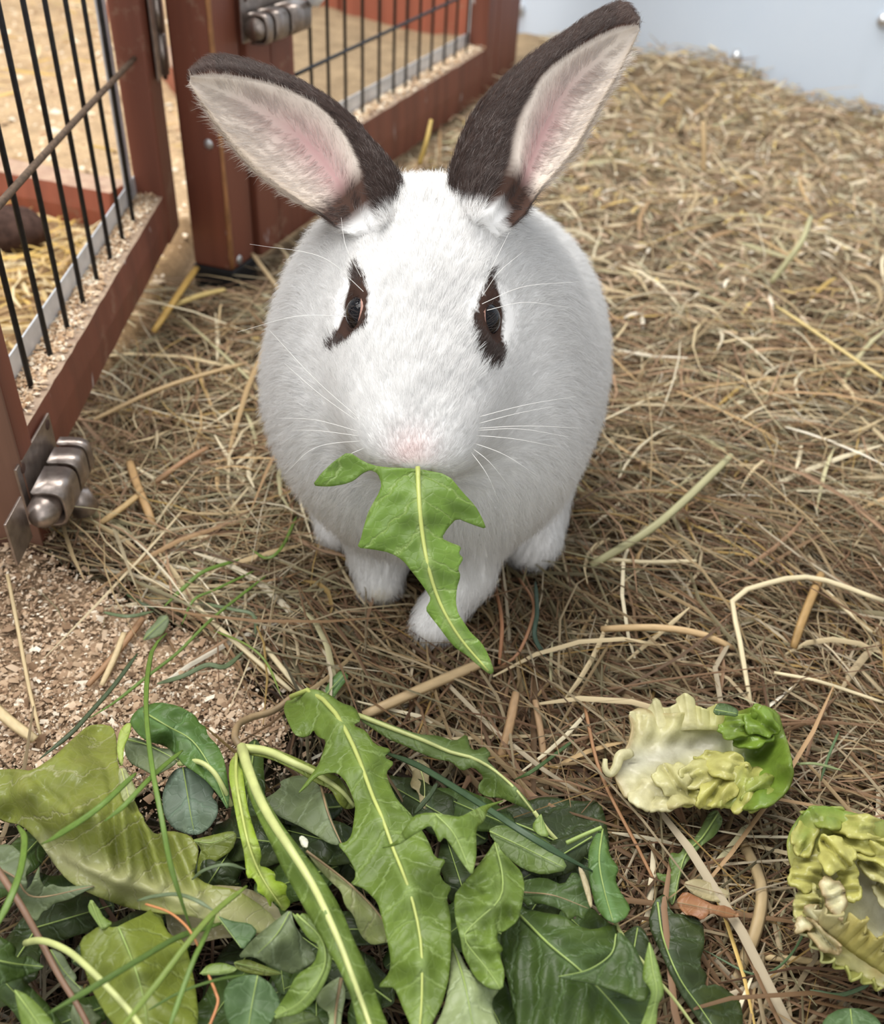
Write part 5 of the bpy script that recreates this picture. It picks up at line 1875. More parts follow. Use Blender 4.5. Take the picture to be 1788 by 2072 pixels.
leaf('flat very dark leaf at the right rim of the greens, under the dark grass blade',
     [(1058, 1624), (1100, 1610), (1170, 1622), (1213, 1619), (1226, 1660), (1233, 1712), (1236, 1792), (1150, 1802), (1060, 1762), (1000, 1704), (978, 1650), (1010, 1632)],
     [(1000, 1650), (1100, 1690), (1225, 1760)], [(1000, 1650, .010), (1200, 1630, .010), (1230, 1780, .014), (1060, 1750, .022)], 'deep', 6, 'green', wrink=.0014, seed=36, step=9)
leaf('upright green leaf standing at the right rim of the greens',
     [(1219, 1674), (1228, 1704), (1234, 1732), (1253, 1758), (1244, 1778), (1252, 1800), (1276, 1836), (1268, 1856), (1245, 1869), (1224, 1860), (1205, 1836), (1196, 1800), (1190, 1760), (1190, 1720), (1203, 1690)],
     [(1219, 1678), (1212, 1740), (1222, 1800), (1240, 1864)], [(1219, 1674, .034), (1195, 1740, .050), (1250, 1780, .046), (1245, 1868, .052)], 'teal', 5, 'green', wrink=.0016, seed=37, step=7, curl=-.002)
leaf('large dark green leaf filling the bottom right of the greens',
     [(1040, 1828), (1090, 1845), (1140, 1852), (1165, 1872), (1200, 1882), (1246, 1866), (1250, 1902), (1290, 1932), (1320, 1990), (1332, 2060), (1310, 2100), (1050, 2100), (1030, 2000), (1014, 1930), (1012, 1888)],
     [(1050, 1850), (1110, 1910), (1170, 1960), (1230, 2020), (1290, 2095)],
     [(1040, 1830, .036), (1165, 1880, .046), (1250, 1880, .044), (1150, 1960, .052), (1310, 1990, .034), (1060, 2080, .044), (1250, 2090, .046)], 'dark', 7, 'green', wrink=.0028, wscale=44, seed=38, step=9)
leaf('curved leaf fold over the large dark leaf at the bottom right',
     [(1250, 1880), (1246, 1916), (1220, 1950), (1170, 1968), (1120, 1976), (1200, 1990), (1260, 2010), (1300, 2030), (1322, 2000), (1300, 1950), (1285, 1915)],
     [(1246, 1890), (1236, 1930), (1190, 1962), (1130, 1976)], [(1248, 1890, .056), (1130, 1976, .058), (1280, 1990, .058)], 'dark', 4, 'green', wrink=.0016, seed=39, step=8)
leaf('dull folded leaf with a notched edge above the large dark leaf',
     [(1052, 1782), (1100, 1774), (1140, 1792), (1160, 1760), (1190, 1790), (1196, 1836), (1190, 1840), (1180, 1862), (1166, 1850), (1150, 1866), (1142, 1846), (1130, 1838), (1090, 1826), (1060, 1834)],
     [(1056, 1805), (1120, 1812), (1190, 1838)], [(1052, 1800, .040), (1120, 1812, .046), (1190, 1838, .044)], 'dark', 4, 'brown', wrink=.0022, seed=40, step=7)
leaf('withered pale edge of a leaf beside the upright green leaf',
     [(1168, 1752), (1180, 1760), (1192, 1790), (1199, 1830), (1194, 1838), (1182, 1800)], [(1170, 1755), (1195, 1834)], [(1170, 1755, .05), (1195, 1834, .05)], 'tan', 3, 'brown', wrink=.0006, seed=41, step=6, ribtube=False)
leaf('bright forked leaf tip on a thin stalk at the bottom right of the greens',
     [(1313, 1903), (1323, 1926), (1334, 1962), (1345, 2010), (1330, 2034), (1328, 2070), (1320, 2100), (1292, 2085), (1308, 2044), (1318, 2012), (1312, 1996), (1299, 1980), (1303, 1946)],
     [(1313, 1908), (1320, 1960), (1328, 2010), (1312, 2080)], [(1313, 1905, .062), (1325, 1980, .066), (1310, 2085, .056)], 'fresh', 4, 'green', wrink=.001, seed=42, step=6)
leaf('green leaf under the dark grass blade, right of the three pointed leaf',
     [(985, 1680), (1010, 1668), (1050, 1676), (1090, 1690), (1130, 1720), (1150, 1760), (1100, 1770), (1060, 1760), (1020, 1730)], [(990, 1682), (1060, 1715), (1140, 1755)],
     [(990, 1682, .034), (1140, 1755, .032)], 'mid', 5, 'green', wrink=.002, seed=43, step=8)
leaf('small pointed leaf between dark grass blade and flat dark leaf',
     [(1074, 1672), (1094, 1644), (1102, 1668), (1112, 1694), (1090, 1690)], [(1094, 1648), (1096, 1688)], [(1094, 1648, .034), (1096, 1688, .034)], 'fresh', 3, 'green', wrink=.0008, seed=44, step=6)
stem('thin pale stalk crossing to the bottom right from the upright leaf', [(1240, 1860, .040), (1272, 1912, .046), (1320, 1970, .044), (1370, 2030, .034), (1420, 2100, .026)], 7, 'pale')
stem('short green stalk beside the flat dark leaf tip', [(1146, 1706, .030), (1180, 1690, .034), (1217, 1674, .036)], 9, 'green')
leaf('ragged dandelion leaf lying on the hay below the upper lettuce heart',
     [(1434, 1644), (1450, 1637), (1464, 1660), (1448, 1690), (1420, 1710), (1405, 1726), (1385, 1750), (1374, 1780), (1370, 1810), (1360, 1834), (1350, 1816), (1348, 1796), (1332, 1780), (1326, 1764), (1345, 1770), (1360, 1764), (1352, 1742), (1356, 1724), (1375, 1728), (1385, 1710), (1382, 1696), (1402, 1700), (1415, 1680)],
     [(1452, 1645), (1420, 1695), (1384, 1735), (1362, 1828)], [(1452, 1645, .012), (1384, 1735, .014), (1360, 1830, .012)], 'mid', 5, 'green', wrink=.001, seed=45, step=7)
leaf('dark drooping leaf on the hay right of the greens, at the bottom',
     [(1322, 1822), (1346, 1806), (1358, 1848), (1386, 1850), (1422, 1866), (1426, 1910), (1414, 1952), (1432, 1972), (1424, 1996), (1452, 1990), (1496, 2022), (1504, 2062), (1496, 2100), (1440, 2100), (1390, 2032), (1360, 1982), (1338, 1930), (1310, 1870)],
     [(1330, 1826), (1342, 1900), (1375, 1980), (1420, 2044), (1456, 2098)], [(1330, 1826, .016), (1410, 1880, .018), (1360, 1950, .024), (1490, 2040, .014), (1450, 2095, .018)], 'deep', 6, 'green', wrink=.0018, seed=46, step=8)
leaf('rounded green leaf in the bottom right corner',
     [(1655, 2100), (1668, 2058), (1700, 2040), (1745, 2040), (1778, 2062), (1792, 2100)], [(1720, 2042), (1726, 2095)], [(1700, 2045, .022), (1726, 2095, .026)], 'clover', 4, 'green', wrink=.0008, seed=47, step=8)
leaf('rust brown dead leaf on the hay between the greens and the lettuce',
     [(1366, 1824), (1384, 1802), (1418, 1818), (1445, 1832), (1470, 1832), (1502, 1854), (1470, 1858), (1437, 1846), (1421, 1862), (1402, 1852), (1384, 1850)], [(1370, 1826), (1430, 1838), (1498, 1854)],
     [(1370, 1826, .018), (1430, 1838, .024), (1498, 1854, .018)], 'dead', 3, 'brown', wrink=.002, seed=48, step=6)
leaf('withered tan leaf behind the rust brown dead leaf',
     [(1380, 1786), (1410, 1776), (1446, 1790), (1480, 1806), (1464, 1826), (1430, 1822), (1400, 1808)], [(1384, 1788), (1474, 1812)], [(1384, 1788, .016), (1474, 1812, .016)], 'tan', 3, 'brown', wrink=.002, seed=49, step=6)
leaf('withered yellowish sprig on the hay between the two dandelion leaves',
     [(822, 1540), (850, 1534), (872, 1552), (866, 1578), (874, 1600), (862, 1640), (850, 1630), (846, 1600), (828, 1590), (836, 1566)], [(845, 1540), (858, 1585), (858, 1632)],
     [(845, 1540, .014), (858, 1632, .018)], 'tan', 4, 'pale', wrink=.003, wscale=120, seed=50, step=6)
leaf('torn pale green leaf scrap on the sawdust under the grass',
     [(288, 1296), (296, 1276), (312, 1262), (322, 1246), (340, 1244), (342, 1262), (328, 1284), (306, 1292)], [(290, 1294), (338, 1248)], [(290, 1294, .008), (338, 1248, .010)], 'grey', 3, 'green', wrink=.001, seed=51, step=6)
leaf('white-tipped bud leaf between grey-green leaf and pale stalk',
     [(604, 1694), (612, 1690), (624, 1700), (622, 1716), (610, 1712)], [(606, 1694), (620, 1712)], [(606, 1694, .05), (620, 1712, .05)], m_leaf('white bud', (.62, .64, .48)), 3, 'white', wrink=.001, seed=52, step=5, ribtube=False)

# ---- filler leaves deep in the pile, dark green standing in for gap shade
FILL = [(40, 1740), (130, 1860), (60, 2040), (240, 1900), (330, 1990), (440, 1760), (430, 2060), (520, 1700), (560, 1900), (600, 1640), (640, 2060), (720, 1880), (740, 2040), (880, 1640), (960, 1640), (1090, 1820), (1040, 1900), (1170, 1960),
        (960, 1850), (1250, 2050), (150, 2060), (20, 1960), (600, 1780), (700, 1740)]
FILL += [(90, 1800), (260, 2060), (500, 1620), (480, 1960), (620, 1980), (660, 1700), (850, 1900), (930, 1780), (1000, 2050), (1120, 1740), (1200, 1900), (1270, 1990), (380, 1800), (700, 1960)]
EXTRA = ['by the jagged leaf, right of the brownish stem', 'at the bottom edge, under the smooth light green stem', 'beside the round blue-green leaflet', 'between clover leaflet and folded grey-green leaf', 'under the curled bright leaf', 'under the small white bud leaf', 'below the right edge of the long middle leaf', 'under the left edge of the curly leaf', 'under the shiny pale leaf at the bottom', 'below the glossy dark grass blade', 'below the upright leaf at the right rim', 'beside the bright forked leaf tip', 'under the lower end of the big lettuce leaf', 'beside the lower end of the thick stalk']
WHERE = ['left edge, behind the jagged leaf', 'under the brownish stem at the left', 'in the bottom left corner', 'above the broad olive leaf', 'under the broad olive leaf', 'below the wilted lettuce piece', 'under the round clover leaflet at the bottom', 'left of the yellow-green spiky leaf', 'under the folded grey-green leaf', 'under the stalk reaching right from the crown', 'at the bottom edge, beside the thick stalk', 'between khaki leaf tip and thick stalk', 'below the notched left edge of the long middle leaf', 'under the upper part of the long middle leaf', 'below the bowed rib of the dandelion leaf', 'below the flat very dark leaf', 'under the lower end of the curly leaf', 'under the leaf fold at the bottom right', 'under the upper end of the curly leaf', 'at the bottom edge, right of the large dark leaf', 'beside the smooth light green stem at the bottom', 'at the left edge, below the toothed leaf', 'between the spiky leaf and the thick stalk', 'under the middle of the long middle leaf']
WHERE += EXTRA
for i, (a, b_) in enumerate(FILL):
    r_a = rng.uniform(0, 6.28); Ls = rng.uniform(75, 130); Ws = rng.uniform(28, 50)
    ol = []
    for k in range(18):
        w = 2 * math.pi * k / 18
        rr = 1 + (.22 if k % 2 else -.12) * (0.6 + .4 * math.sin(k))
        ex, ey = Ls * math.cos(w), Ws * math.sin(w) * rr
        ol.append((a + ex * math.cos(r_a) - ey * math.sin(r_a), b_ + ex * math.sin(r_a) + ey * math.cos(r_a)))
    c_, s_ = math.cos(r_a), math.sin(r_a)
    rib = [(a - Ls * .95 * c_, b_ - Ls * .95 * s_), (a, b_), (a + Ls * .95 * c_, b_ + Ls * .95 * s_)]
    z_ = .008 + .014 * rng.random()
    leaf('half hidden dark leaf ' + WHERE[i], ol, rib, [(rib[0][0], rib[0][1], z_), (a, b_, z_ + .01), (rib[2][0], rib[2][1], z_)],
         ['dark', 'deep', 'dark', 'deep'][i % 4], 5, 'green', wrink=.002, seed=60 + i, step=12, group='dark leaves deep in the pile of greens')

# ---- grass blades
m_grass = m_attr('grass blade', .38, .4, .25, .15, 150)
GA, GB, GC, GD, GE = (.155, .255, .045), (.075, .108, .048), (.22, .30, .06), (.17, .225, .115), (.105, .175, .032)
GRASS = [
    ('tall bright grass blade arching over the sawdust into the greens', [(338, 1284, .022), (312, 1312, .034), (301, 1355, .048), (296, 1410, .064), (298, 1470, .078), (309, 1560, .088), (326, 1650, .090), (345, 1750, .084), (366, 1820, .074), (388, 1886, .060)], 11, GA),
    ('long thin grass blade crossing the sawdust to the crossing point with the tall blade', [(538, 1166, .010), (433, 1251, .012), (362, 1322, .014), (302, 1369, .016), (235, 1422, .016), (181, 1456, .014)], 7, GA),
    ('dark blue-green grass blade leading down to the big lettuce leaf', [(279, 1325, .004), (232, 1389, .010), (188, 1439, .014), (144, 1486, .018), (81, 1537, .020)], 10, GB),
    ('green grass blade lying highest up on the sawdust', [(484, 1133, .008), (413, 1157, .014), (369, 1194, .014), (332, 1230, .008)], 9, GA),
    ('thin green blade beside the highest grass blade', [(514, 1156, .008), (436, 1194, .012), (392, 1216, .012), (368, 1266, .008)], 6, GA),
    ('short bluish blade at the left of the grass on the sawdust', [(211, 1248, .004), (262, 1251, .010), (312, 1240, .006)], 8, GD),
    ('small dark blade just above the short bluish blade', [(257, 1210, .004), (285, 1224, .008), (314, 1236, .006)], 6, GB),
    ('bent bluish blade right of the torn leaf scrap', [(402, 1221, .006), (470, 1235, .012), (513, 1248, .012), (517, 1294, .004)], 8, GD),
    ('pale bluish blade lying below the crossing grass on the sawdust', [(318, 1387, .004), (369, 1372, .012), (419, 1349, .014), (456, 1352, .012), (498, 1317, .006)], 11, GD),
    ('thin green blade running down to the stalk of the long middle leaf', [(432, 1278, .006), (500, 1308, .012), (540, 1345, .012), (568, 1408, .014)], 5, GC),
    ('thin green blade in the hay left of the hind foot', [(600, 1046, .006), (570, 1108, .012), (540, 1130, .010), (508, 1112, .006)], 7, GA),
    ('broad grass blade laid across the big lettuce leaf', [(276, 1566, .082), (196, 1640, .090), (112, 1696, .082), (83, 1711, .074)], 13, GA),
    ('second grass blade across the lettuce, reaching the blue-green leaflet', [(370, 1519, .070), (308, 1573, .086), (252, 1632, .092), (212, 1664, .090)], 11, GA),
    ('wide grass blade at the left edge over the jagged leaf', [(36, 1672, .052), (50, 1698, .066), (44, 1756, .076), (25, 1812, .080), (-10, 1885, .080)], 15, GA),
    ('thick yellowish grass stem slanting through the lower left greens', [(500, 1794, .064), (436, 1845, .076), (386, 1901, .082), (308, 2002, .086), (236, 2090, .086)], 13, GC),
    ('grass blade parting down from the thick yellowish stem', [(436, 1850, .072), (410, 1905, .078), (386, 1957, .082), (338, 2090, .084)], 11, GA),
    ('dark flat grass blade across the olive leaf at the lower left', [(448, 1869, .062), (363, 1896, .072), (280, 1943, .080), (196, 1993, .084), (96, 2051, .084)], 13, GE),
    ('thin blue-green blade bridging the lettuce and the grass stem', [(278, 1824, .060), (313, 1815, .066), (358, 1811, .070), (397, 1823, .074), (436, 1846, .074)], 8, GD),
    ('thin bluish blade over the wilted lettuce left of the pale stalk', [(388, 1782, .052), (414, 1762, .060), (459, 1751, .064), (499, 1761, .058)], 7, GD),
    ('thin dark blade low between clover leaflet and olive leaf', [(300, 2044, .060), (360, 2010, .062), (430, 1985, .062), (504, 1971, .056)], 6, GE),
    ('glossy dark grass blade across the right half of the greens', [(778, 1522, .020), (850, 1552, .034), (960, 1622, .048), (1050, 1682, .056), (1130, 1730, .054), (1198, 1766, .044)], 15, (.055, .10, .045)),
    ('short dark grass blade beside the withered sprig', [(884, 1586, .030), (868, 1612, .032), (838, 1648, .028)], 11, GB),
    ('dark green blade standing in the hay right of the front paw', [(1083, 1178, .014), (1086, 1240, .024), (1082, 1292, .016), (1112, 1344, .006)], 10, (.055, .10, .065)),
    ('pale green blade in the hay right of the upper lettuce heart', [(1606, 1546, .016), (1650, 1545, .020), (1704, 1558, .014)], 6, (.30, .36, .16)),
    ('thin green blade in the hay above the lower lettuce heart', [(1698, 1478, .010), (1676, 1530, .018), (1660, 1580, .012)], 6, (.12, .19, .08)),
    ('thin green blade in the hay at the bottom right of the greens', [(1640, 1780, .010), (1620, 1900, .016), (1540, 1970, .014), (1420, 1920, .010)], 5, (.10, .16, .07)),
    ('green blade at the lower right below the lower lettuce heart', [(1760, 1990, .010), (1700, 2010, .014), (1640, 2000, .012)], 9, (.13, .2, .1)),
    ('fine green blade in the hay right of the greens', [(1160, 1500, .012), (1080, 1560, .020), (1040, 1580, .012)], 8, (.09, .15, .05)),
]
for lab, pts, w, c in GRASS:
    stalk('grass_blade', pts, w, c, lab, 'grass', 'grass blades in the greens and on the sawdust', 26, m_grass, .12, (.35, .9, 1, .25))
stalk('fibre', [(295, 1831, .062), (340, 1846, .068), (370, 1868, .072), (388, 1890, .074), (402, 1918, .070)], 5, (.62, .27, .11), 'thin orange fibre over the olive leaf at the lower left', 'fibre', None, 20, m_straw, .8)
stalk('fibre', [(422, 1974, .054), (437, 2010, .058), (440, 2032, .058), (420, 2085, .056)], 6, (.66, .29, .13), 'orange fibre by the clover leaflet at the bottom edge', 'fibre', None, 20, m_straw, .8)

# ---- two lettuce hearts
m_lh, nt, b = mat_new('lettuce heart')
a_ = nd(nt, 'ShaderNodeAttribute', attribute_name='col')
n1 = noise(nt, 120, 5, .65)
r_ = ramp(nt, [(.28, (.78, .76, .68)), (.6, (1.05, 1.05, 1.0))], n1)
col = mixc(nt, 1.0, a_.outputs['Color'], r_.outputs[0], 'MULTIPLY')
nt.links.new(col, b.inputs['Base Color'])
b.inputs['Roughness'].default_value = .3
b.inputs['Specular IOR Level'].default_value = .45
bump(nt, b, noise(nt, 85, 4, .6), .35, .0016)
tr = nt.nodes.new('ShaderNodeBsdfTranslucent'); nt.links.new(col, tr.inputs[0])
mx = nt.nodes.new('ShaderNodeMixShader'); mx.inputs[0].default_value = .3
nt.links.new(b.outputs[0], mx.inputs[1]); nt.links.new(tr.outputs[0], mx.inputs[2])
nt.links.new(mx.outputs[0], nt.nodes['Material Output'].inputs[0])
CREAM, YEL, GRN, DGR, RIBW, BRWN = (np.array(c) for c in ((.70, .66, .42), (.53, .51, .16), (.19, .295, .04), (.09, .17, .026), (.60, .58, .46), (.38, .24, .10)))


def grad(t, stops):
    t = np.asarray(t, float)
    xs = [s[0] for s in stops]
    return np.stack([np.interp(t, xs, [s[1][k] for s in stops]) for k in range(3)], -1)


def heart_leaf(name, parent, outline, rib, hts, colfn, **k):
    v, f, luv, q, zat = leaf_geo(outline, rib, hts, **k)
    o = mk(name, v, f, m_lh, parent, True, colors=np.clip(colfn(q, luv), 0, .95))
    return thick(o, .0012)


def ruffle(name, parent, path, width, folds, amp, lean, colfn, seed=0, K=7, N=160, roll=0.0, tang=.25):
    """crinkled leaf margin: a curtain-like band standing on a path (pixel x, y, height)"""
    c = spline(path, N)
    c3 = np.array([G(a, b_, z) for a, b_, z in c])
    t = np.gradient(c3, axis=0); t /= np.linalg.norm(t, axis=1, keepdims=True)
    lean = nrm(np.asarray(lean, float))
    up = np.tile(lean, (N, 1)); up -= t * np.sum(up * t, 1, keepdims=True); up = nrm(up)
    sd = np.cross(t, up)
    v, s_, k_ = [], [], []
    for i in range(N):
        s = i / (N - 1)
        wv = width * (0.55 + .45 * math.sin(math.pi * min(1, max(0, s * 1.02)))) * (1 + .22 * math.sin(folds * 3.1 * s + seed))
        ph = 2 * math.pi * folds * s + .9 * math.sin(7 * s + seed)
        for k in range(K):
            h = k / (K - 1)
            g = h ** 1.2
            p_ = c3[i] + up[i] * wv * math.sin(h * (1.2 + roll)) / math.sin(min(1.2 + roll, 1.57)) + sd[i] * (amp * g * math.sin(ph + .5 * h) - roll * width * .5 * h * h) + t[i] * amp * tang * g * math.cos(2 * ph)
            v.append(p_); s_.append(s); k_.append(h)
    f = []
    for i in range(N - 1):
        for k in range(K - 1):
            f.append((i * K + k, i * K + k + 1, (i + 1) * K + k + 1, (i + 1) * K + k))
    v = np.array(v)
    o = mk(name, v, f, m_lh, parent, True, colors=np.clip(colfn(np.array(s_), np.array(k_)), 0, .95))
    return thick(o, .0009)


hx = thing('lettuce_heart', 'upper lettuce heart on the hay, cream and yellow folds, green right end', 'lettuce', tuple(G(1420, 1560, 0)))


def colx(q, luv):
    t = (q[:, 0] - 1230) / 375
    c = grad(t, [(0, CREAM), (.35, CREAM * .6 + YEL * .4), (.55, YEL), (.75, GRN), (1, GRN * .9)])
    rb = np.exp(-(luv[:, 1] / .0062) ** 2)[:, None] * np.clip((.80 - t) / .25, 0, 1)[:, None]
    c = c * (1 - rb) + RIBW * rb
    br = np.exp(-luv[:, 2] / .0016)[:, None] * (np.clip((.42 - t) * 3, 0, .55)[:, None] + .08)
    return c * (1 - br) + BRWN * br


heart_leaf('outer_leaf', hx,
           [(1240, 1560), (1258, 1530), (1275, 1500), (1281, 1470), (1272, 1441), (1295, 1430), (1340, 1446), (1400, 1440), (1440, 1450), (1490, 1440), (1540, 1424), (1575, 1440), (1586, 1480), (1601, 1530), (1606, 1562), (1590, 1602), (1560, 1630), (1500, 1639),
            (1455, 1634), (1430, 1638), (1395, 1622), (1350, 1637), (1320, 1632), (1305, 1614), (1265, 1616), (1250, 1590)],
           [(1262, 1545), (1330, 1530), (1400, 1512), (1470, 1505), (1530, 1520), (1580, 1540)],
           [(1262, 1545, .026), (1400, 1512, .022), (1480, 1510, .020), (1530, 1525, .020), (1300, 1440, .034), (1440, 1450, .034), (1560, 1435, .046), (1600, 1540, .052), (1560, 1625, .046), (1440, 1632, .034), (1300, 1615, .026)],
           colx, step=7, wrink=.0030, wscale=70, seed=71, rip=.0035, pleat=.0014)
ruffle('ruffled_margin', hx, [(1276, 1486, .026), (1330, 1486, .026), (1390, 1478, .028), (1440, 1478, .030), (1475, 1484, .030)], .016, 7, .0024, (-.1, .95, .35),
       lambda s, k: grad(s, [(0, CREAM * 1.08), (.6, CREAM * .7 + YEL * .3), (1, YEL * .8 + GRN * .2)]) * (1 - .0 * k[:, None]), 1)


def petal(parent, name, cx, cy, rx, ry, ang, z0, z1, cfn, seed, wr=.0012, tipdir=None):
    """rounded overlapping leaf fold: domed, free edge low on one side"""
    ol = []
    for k in range(26):
        w = 2 * math.pi * k / 26
        rr = 1 + .10 * math.sin(3 * w + seed) + .09 * math.sin(6 * w + 2 * seed) + .05 * math.sin(11 * w + seed)
        ex, ey = rx * rr * math.cos(w), ry * rr * math.sin(w)
        ol.append((cx + ex * math.cos(ang) - ey * math.sin(ang), cy + ex * math.sin(ang) + ey * math.cos(ang)))
    ca, sa = math.cos(ang), math.sin(ang)
    rim = [(cx + rx * math.cos(w) * ca - ry * math.sin(w) * sa, cy + rx * math.cos(w) * sa + ry * math.sin(w) * ca, z0) for w in np.linspace(0, 6.28, 9)[:-1]]
    heart_leaf(name, parent, ol, [(cx - rx * .8 * ca, cy - rx * .8 * sa), (cx + rx * .8 * ca, cy + rx * .8 * sa)], rim + [(cx, cy, z1), (cx + .3 * rx * ca, cy + .3 * rx * sa, z1)], cfn,
               step=5, wrink=wr, wscale=120, seed=seed, big=.0012, blister=.0, rip=.0022, curl=.0016,
               ridges=[([(cx - rx * .9 * ca - ry * o_ * sa * -1, cy - rx * .9 * sa + ry * o_ * ca), (cx + rx * .9 * ca + ry * o_ * sa, cy + rx * .9 * sa + ry * o_ * ca)], a_m, 6) for o_, a_m in ((-.45, -.0026), (.05, -.003), (.5, -.0024))])


def pcol(c0, c1, cx, cy, r):
    c0, c1 = np.asarray(c0), np.asarray(c1)
    return lambda q, luv: c0 + (c1 - c0) * np.clip(1 - luv[:, 2:3] / r, 0, 1)


for i, (cx, cy, rx, ry, an, z0, z1, c0, c1) in enumerate([
        (1300, 1598, 44, 34, .5, .022, .032, CREAM * .95, CREAM * 1.05), (1345, 1612, 40, 30, -.2, .022, .033, CREAM * .7 + YEL * .3, CREAM), (1362, 1578, 40, 34, .9, .026, .040, CREAM * .5 + YEL * .5, CREAM * .6 + YEL * .4),
        (1410, 1604, 42, 32, .3, .024, .038, YEL * .9, YEL), (1418, 1564, 42, 30, -.4, .028, .044, YEL * .9 + CREAM * .1, CREAM * .4 + YEL * .6), (1455, 1592, 52, 34, -.9, .028, .046, YEL, YEL * 1.1),
        (1462, 1546, 50, 28, .2, .030, .048, YEL * .8 + CREAM * .2, YEL), (1502, 1590, 52, 36, -1.1, .030, .046, YEL * .6 + GRN * .4, YEL), (1540, 1600, 46, 30, -.6, .034, .048, GRN * .7 + YEL * .3, GRN * .5 + YEL * .5)]):
    petal(hx, 'leaf_fold', cx, cy, rx, ry, an, z0, z1, pcol(c0, c1, cx, cy, .006), 80 + i)
for i, (cx, cy, rx, ry, an, z0, z1, c0, c1) in enumerate([
        (1495, 1468, 42, 24, -.1, .036, .050, GRN, GRN * 1.1 + YEL * .1), (1540, 1460, 36, 30, .6, .038, .054, GRN * .9, GRN * 1.1), (1520, 1492, 46, 18, -.1, .034, .048, GRN * .9, GRN * 1.15)]):
    petal(hx, 'curled_leaf', cx, cy, rx, ry, an, z0, z1, pcol(c0, c1, cx, cy, .006), 95 + i)
v, f = tubeg(np.array([G(a, b_, z) for a, b_, z in spline([(1272, 1526, .026), (1254, 1530, .030), (1246, 1552, .028), (1234, 1566, .026), (1224, 1556, .028), (1224, 1536, .030)], 24)]), np.linspace(.0030, .0012, 24), 10)
mk('curled_stub', v, f, m_lh, hx, True, colors=np.tile(CREAM * 1.05, (len(v), 1)))
leaf('small limp green scrap on the top edge of the upper lettuce heart',
     [(1442, 1438), (1452, 1422), (1472, 1424), (1494, 1436), (1492, 1450), (1466, 1446), (1448, 1446)], [(1446, 1436), (1490, 1444)], [(1446, 1436, .052), (1490, 1444, .052)], 'dark', 3, 'green', wrink=.001, seed=53, step=5)

hy = thing('lettuce_heart', 'halved yellow-green lettuce heart with browned cut edge, lower one at the right edge', 'lettuce', tuple(G(1700, 1810, 0)))


def coly(q, luv):
    t = np.clip((q[:, 1] - 1630) / 350, 0, 1)
    c = grad(t, [(0, GRN), (.12, GRN * .5 + YEL * .5), (.35, YEL * 1.05), (.7, YEL * .8 + CREAM * .2), (1, YEL * .6 + CREAM * .3)])
    lf = np.clip((1640 - q[:, 0]) / 45, 0, 1)[:, None] * np.clip((.3 - t) / .3, 0, 1)[:, None]
    c = c * (1 - lf) + DGR * 1.3 * lf
    rb = np.exp(-(luv[:, 1] / .0125) ** 2)[:, None] * np.clip((t - .28) / .14, 0, 1)[:, None]
    c = c * (1 - rb) + RIBW * rb
    w = np.exp(-((q[:, 1] - (1870 + (q[:, 0] - 1660) * .78)) / 26) ** 2)[:, None] * .75
    nz_ = np.clip(.6 + wav(np.stack([q[:, 0], q[:, 1], 0 * q[:, 0]], 1), .06, 2), 0, 1)[:, None]
    return c * (1 - w * nz_) + (BRWN * .7 + YEL * .3) * w * nz_


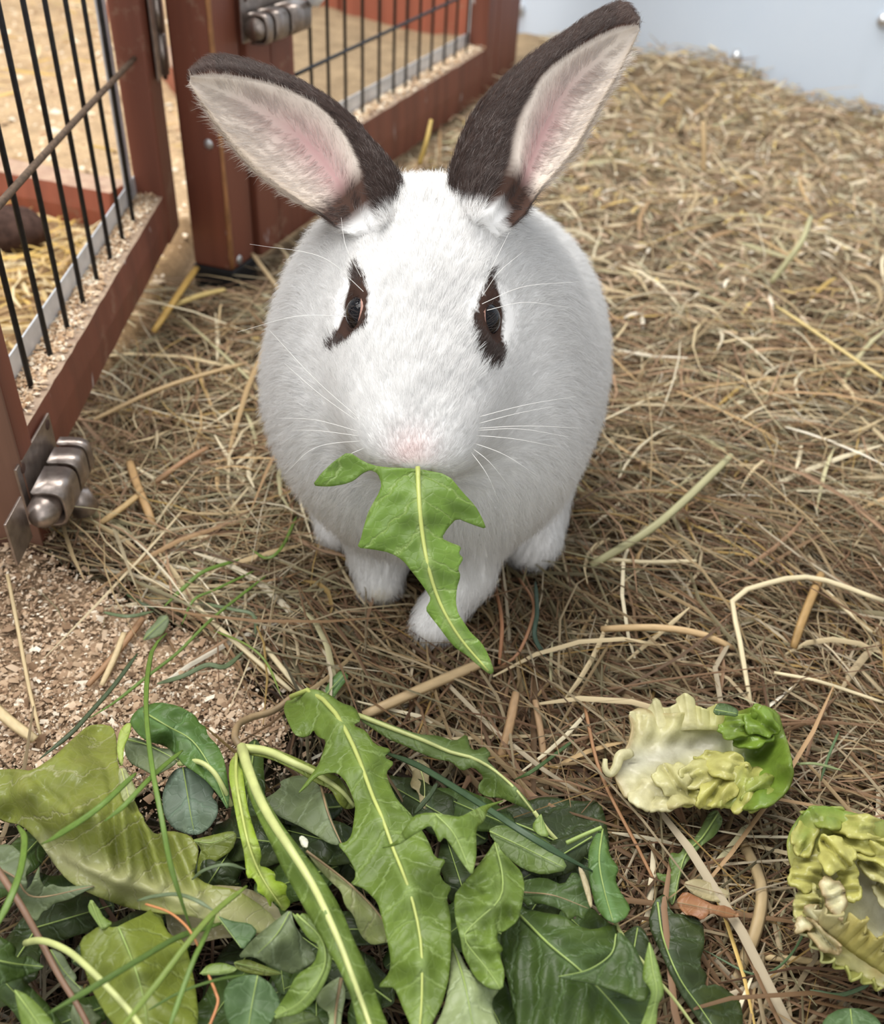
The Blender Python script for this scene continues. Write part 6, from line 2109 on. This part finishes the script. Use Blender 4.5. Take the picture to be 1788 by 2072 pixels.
heart_leaf('outer_leaf', hy,
           [(1590, 1706), (1598, 1679), (1618, 1649), (1640, 1631), (1673, 1630), (1724, 1644), (1772, 1654), (1830, 1672), (1880, 1720), (1890, 1900), (1850, 2000), (1800, 2000), (1765, 1989), (1724, 1965), (1683, 1944), (1656, 1921), (1632, 1890), (1614, 1866),
            (1611, 1849), (1616, 1815), (1611, 1781), (1604, 1761), (1594, 1734)],
           [(1850, 1960), (1800, 1870), (1750, 1790), (1715, 1740)],
           [(1600, 1700, .044), (1650, 1640, .050), (1760, 1660, .054), (1850, 1720, .050), (1720, 1750, .030), (1790, 1850, .020), (1620, 1820, .040), (1640, 1890, .036), (1760, 1985, .032), (1860, 1960, .024), (1700, 1860, .028)],
           coly, step=7, wrink=.0034, wscale=64, seed=73, rip=.0030)
for i, (cx, cy, rx, ry, an, z0, z1, c0, c1) in enumerate([
        (1630, 1690, 42, 26, 1.9, .044, .056, GRN * .8 + YEL * .2, YEL), (1672, 1652, 44, 22, .1, .046, .058, GRN, GRN * .6 + YEL * .4), (1740, 1672, 66, 24, .15, .048, .062, YEL * .7 + GRN * .3, YEL), (1745, 1704, 62, 20, .25, .046, .060, YEL * .8 + GRN * .15, YEL * 1.05),
        (1775, 1728, 60, 20, .4, .044, .058, YEL * .95, YEL * 1.05), (1782, 1764, 52, 20, .6, .042, .055, YEL * .9 + CREAM * .1, CREAM * .4 + YEL * .6), (1796, 1812, 40, 20, .9, .036, .050, YEL * .7 + CREAM * .3, CREAM),
        (1690, 1728, 40, 36, .8, .050, .066, YEL * 1.05, YEL * 1.1), (1718, 1780, 22, 44, -.1, .044, .056, YEL, YEL * 1.05), (1634, 1760, 34, 46, .2, .040, .052, YEL * .95, YEL), (1632, 1822, 26, 40, .1, .038, .048, YEL * .9, YEL * .7 + CREAM * .3)]):
    petal(hy, 'leaf_fold', cx, cy, rx, ry, an, z0, z1, pcol(c0, c1, cx, cy, .006), 110 + i, .0014)
ruffle('browned_margin', hy, [(1640, 1850, .040), (1668, 1884, .040), (1706, 1912, .038), (1750, 1944, .036), (1800, 1976, .034)], .013, 8, .0028, (-.35, .4, .8),
       lambda s, k: grad(s, [(0, CREAM * .8 + BRWN * .15), (.4, YEL * .6 + BRWN * .35), (1, YEL * .7 + BRWN * .25)]), 10, roll=.3)
ruffle('ruffled_margin', hy, [(1616, 1858, .034), (1642, 1896, .034), (1682, 1934, .032), (1730, 1964, .030), (1780, 1990, .028)], .010, 8, .0020, (-.5, -.5, .6),
       lambda s, k: grad(s, [(0, CREAM * .95), (.5, YEL * .6 + GRN * .25), (1, YEL * .8 + GRN * .15)]), 11, roll=.2)
for i, (cx, cy, rx, ry, an, z0, z1, c0) in enumerate([(1688, 1812, 22, 44, -.42, .050, .060, CREAM * 1.05), (1636, 1858, 20, 34, .75, .042, .050, CREAM * .95), (1662, 1896, 46, 16, .75, .040, .050, CREAM * .95)]):
    petal(hy, 'cut_piece', cx, cy, rx, ry, an, z0, z1, pcol(c0, BRWN * .7 + CREAM * .3, cx, cy, .0022), 140 + i, .0016)
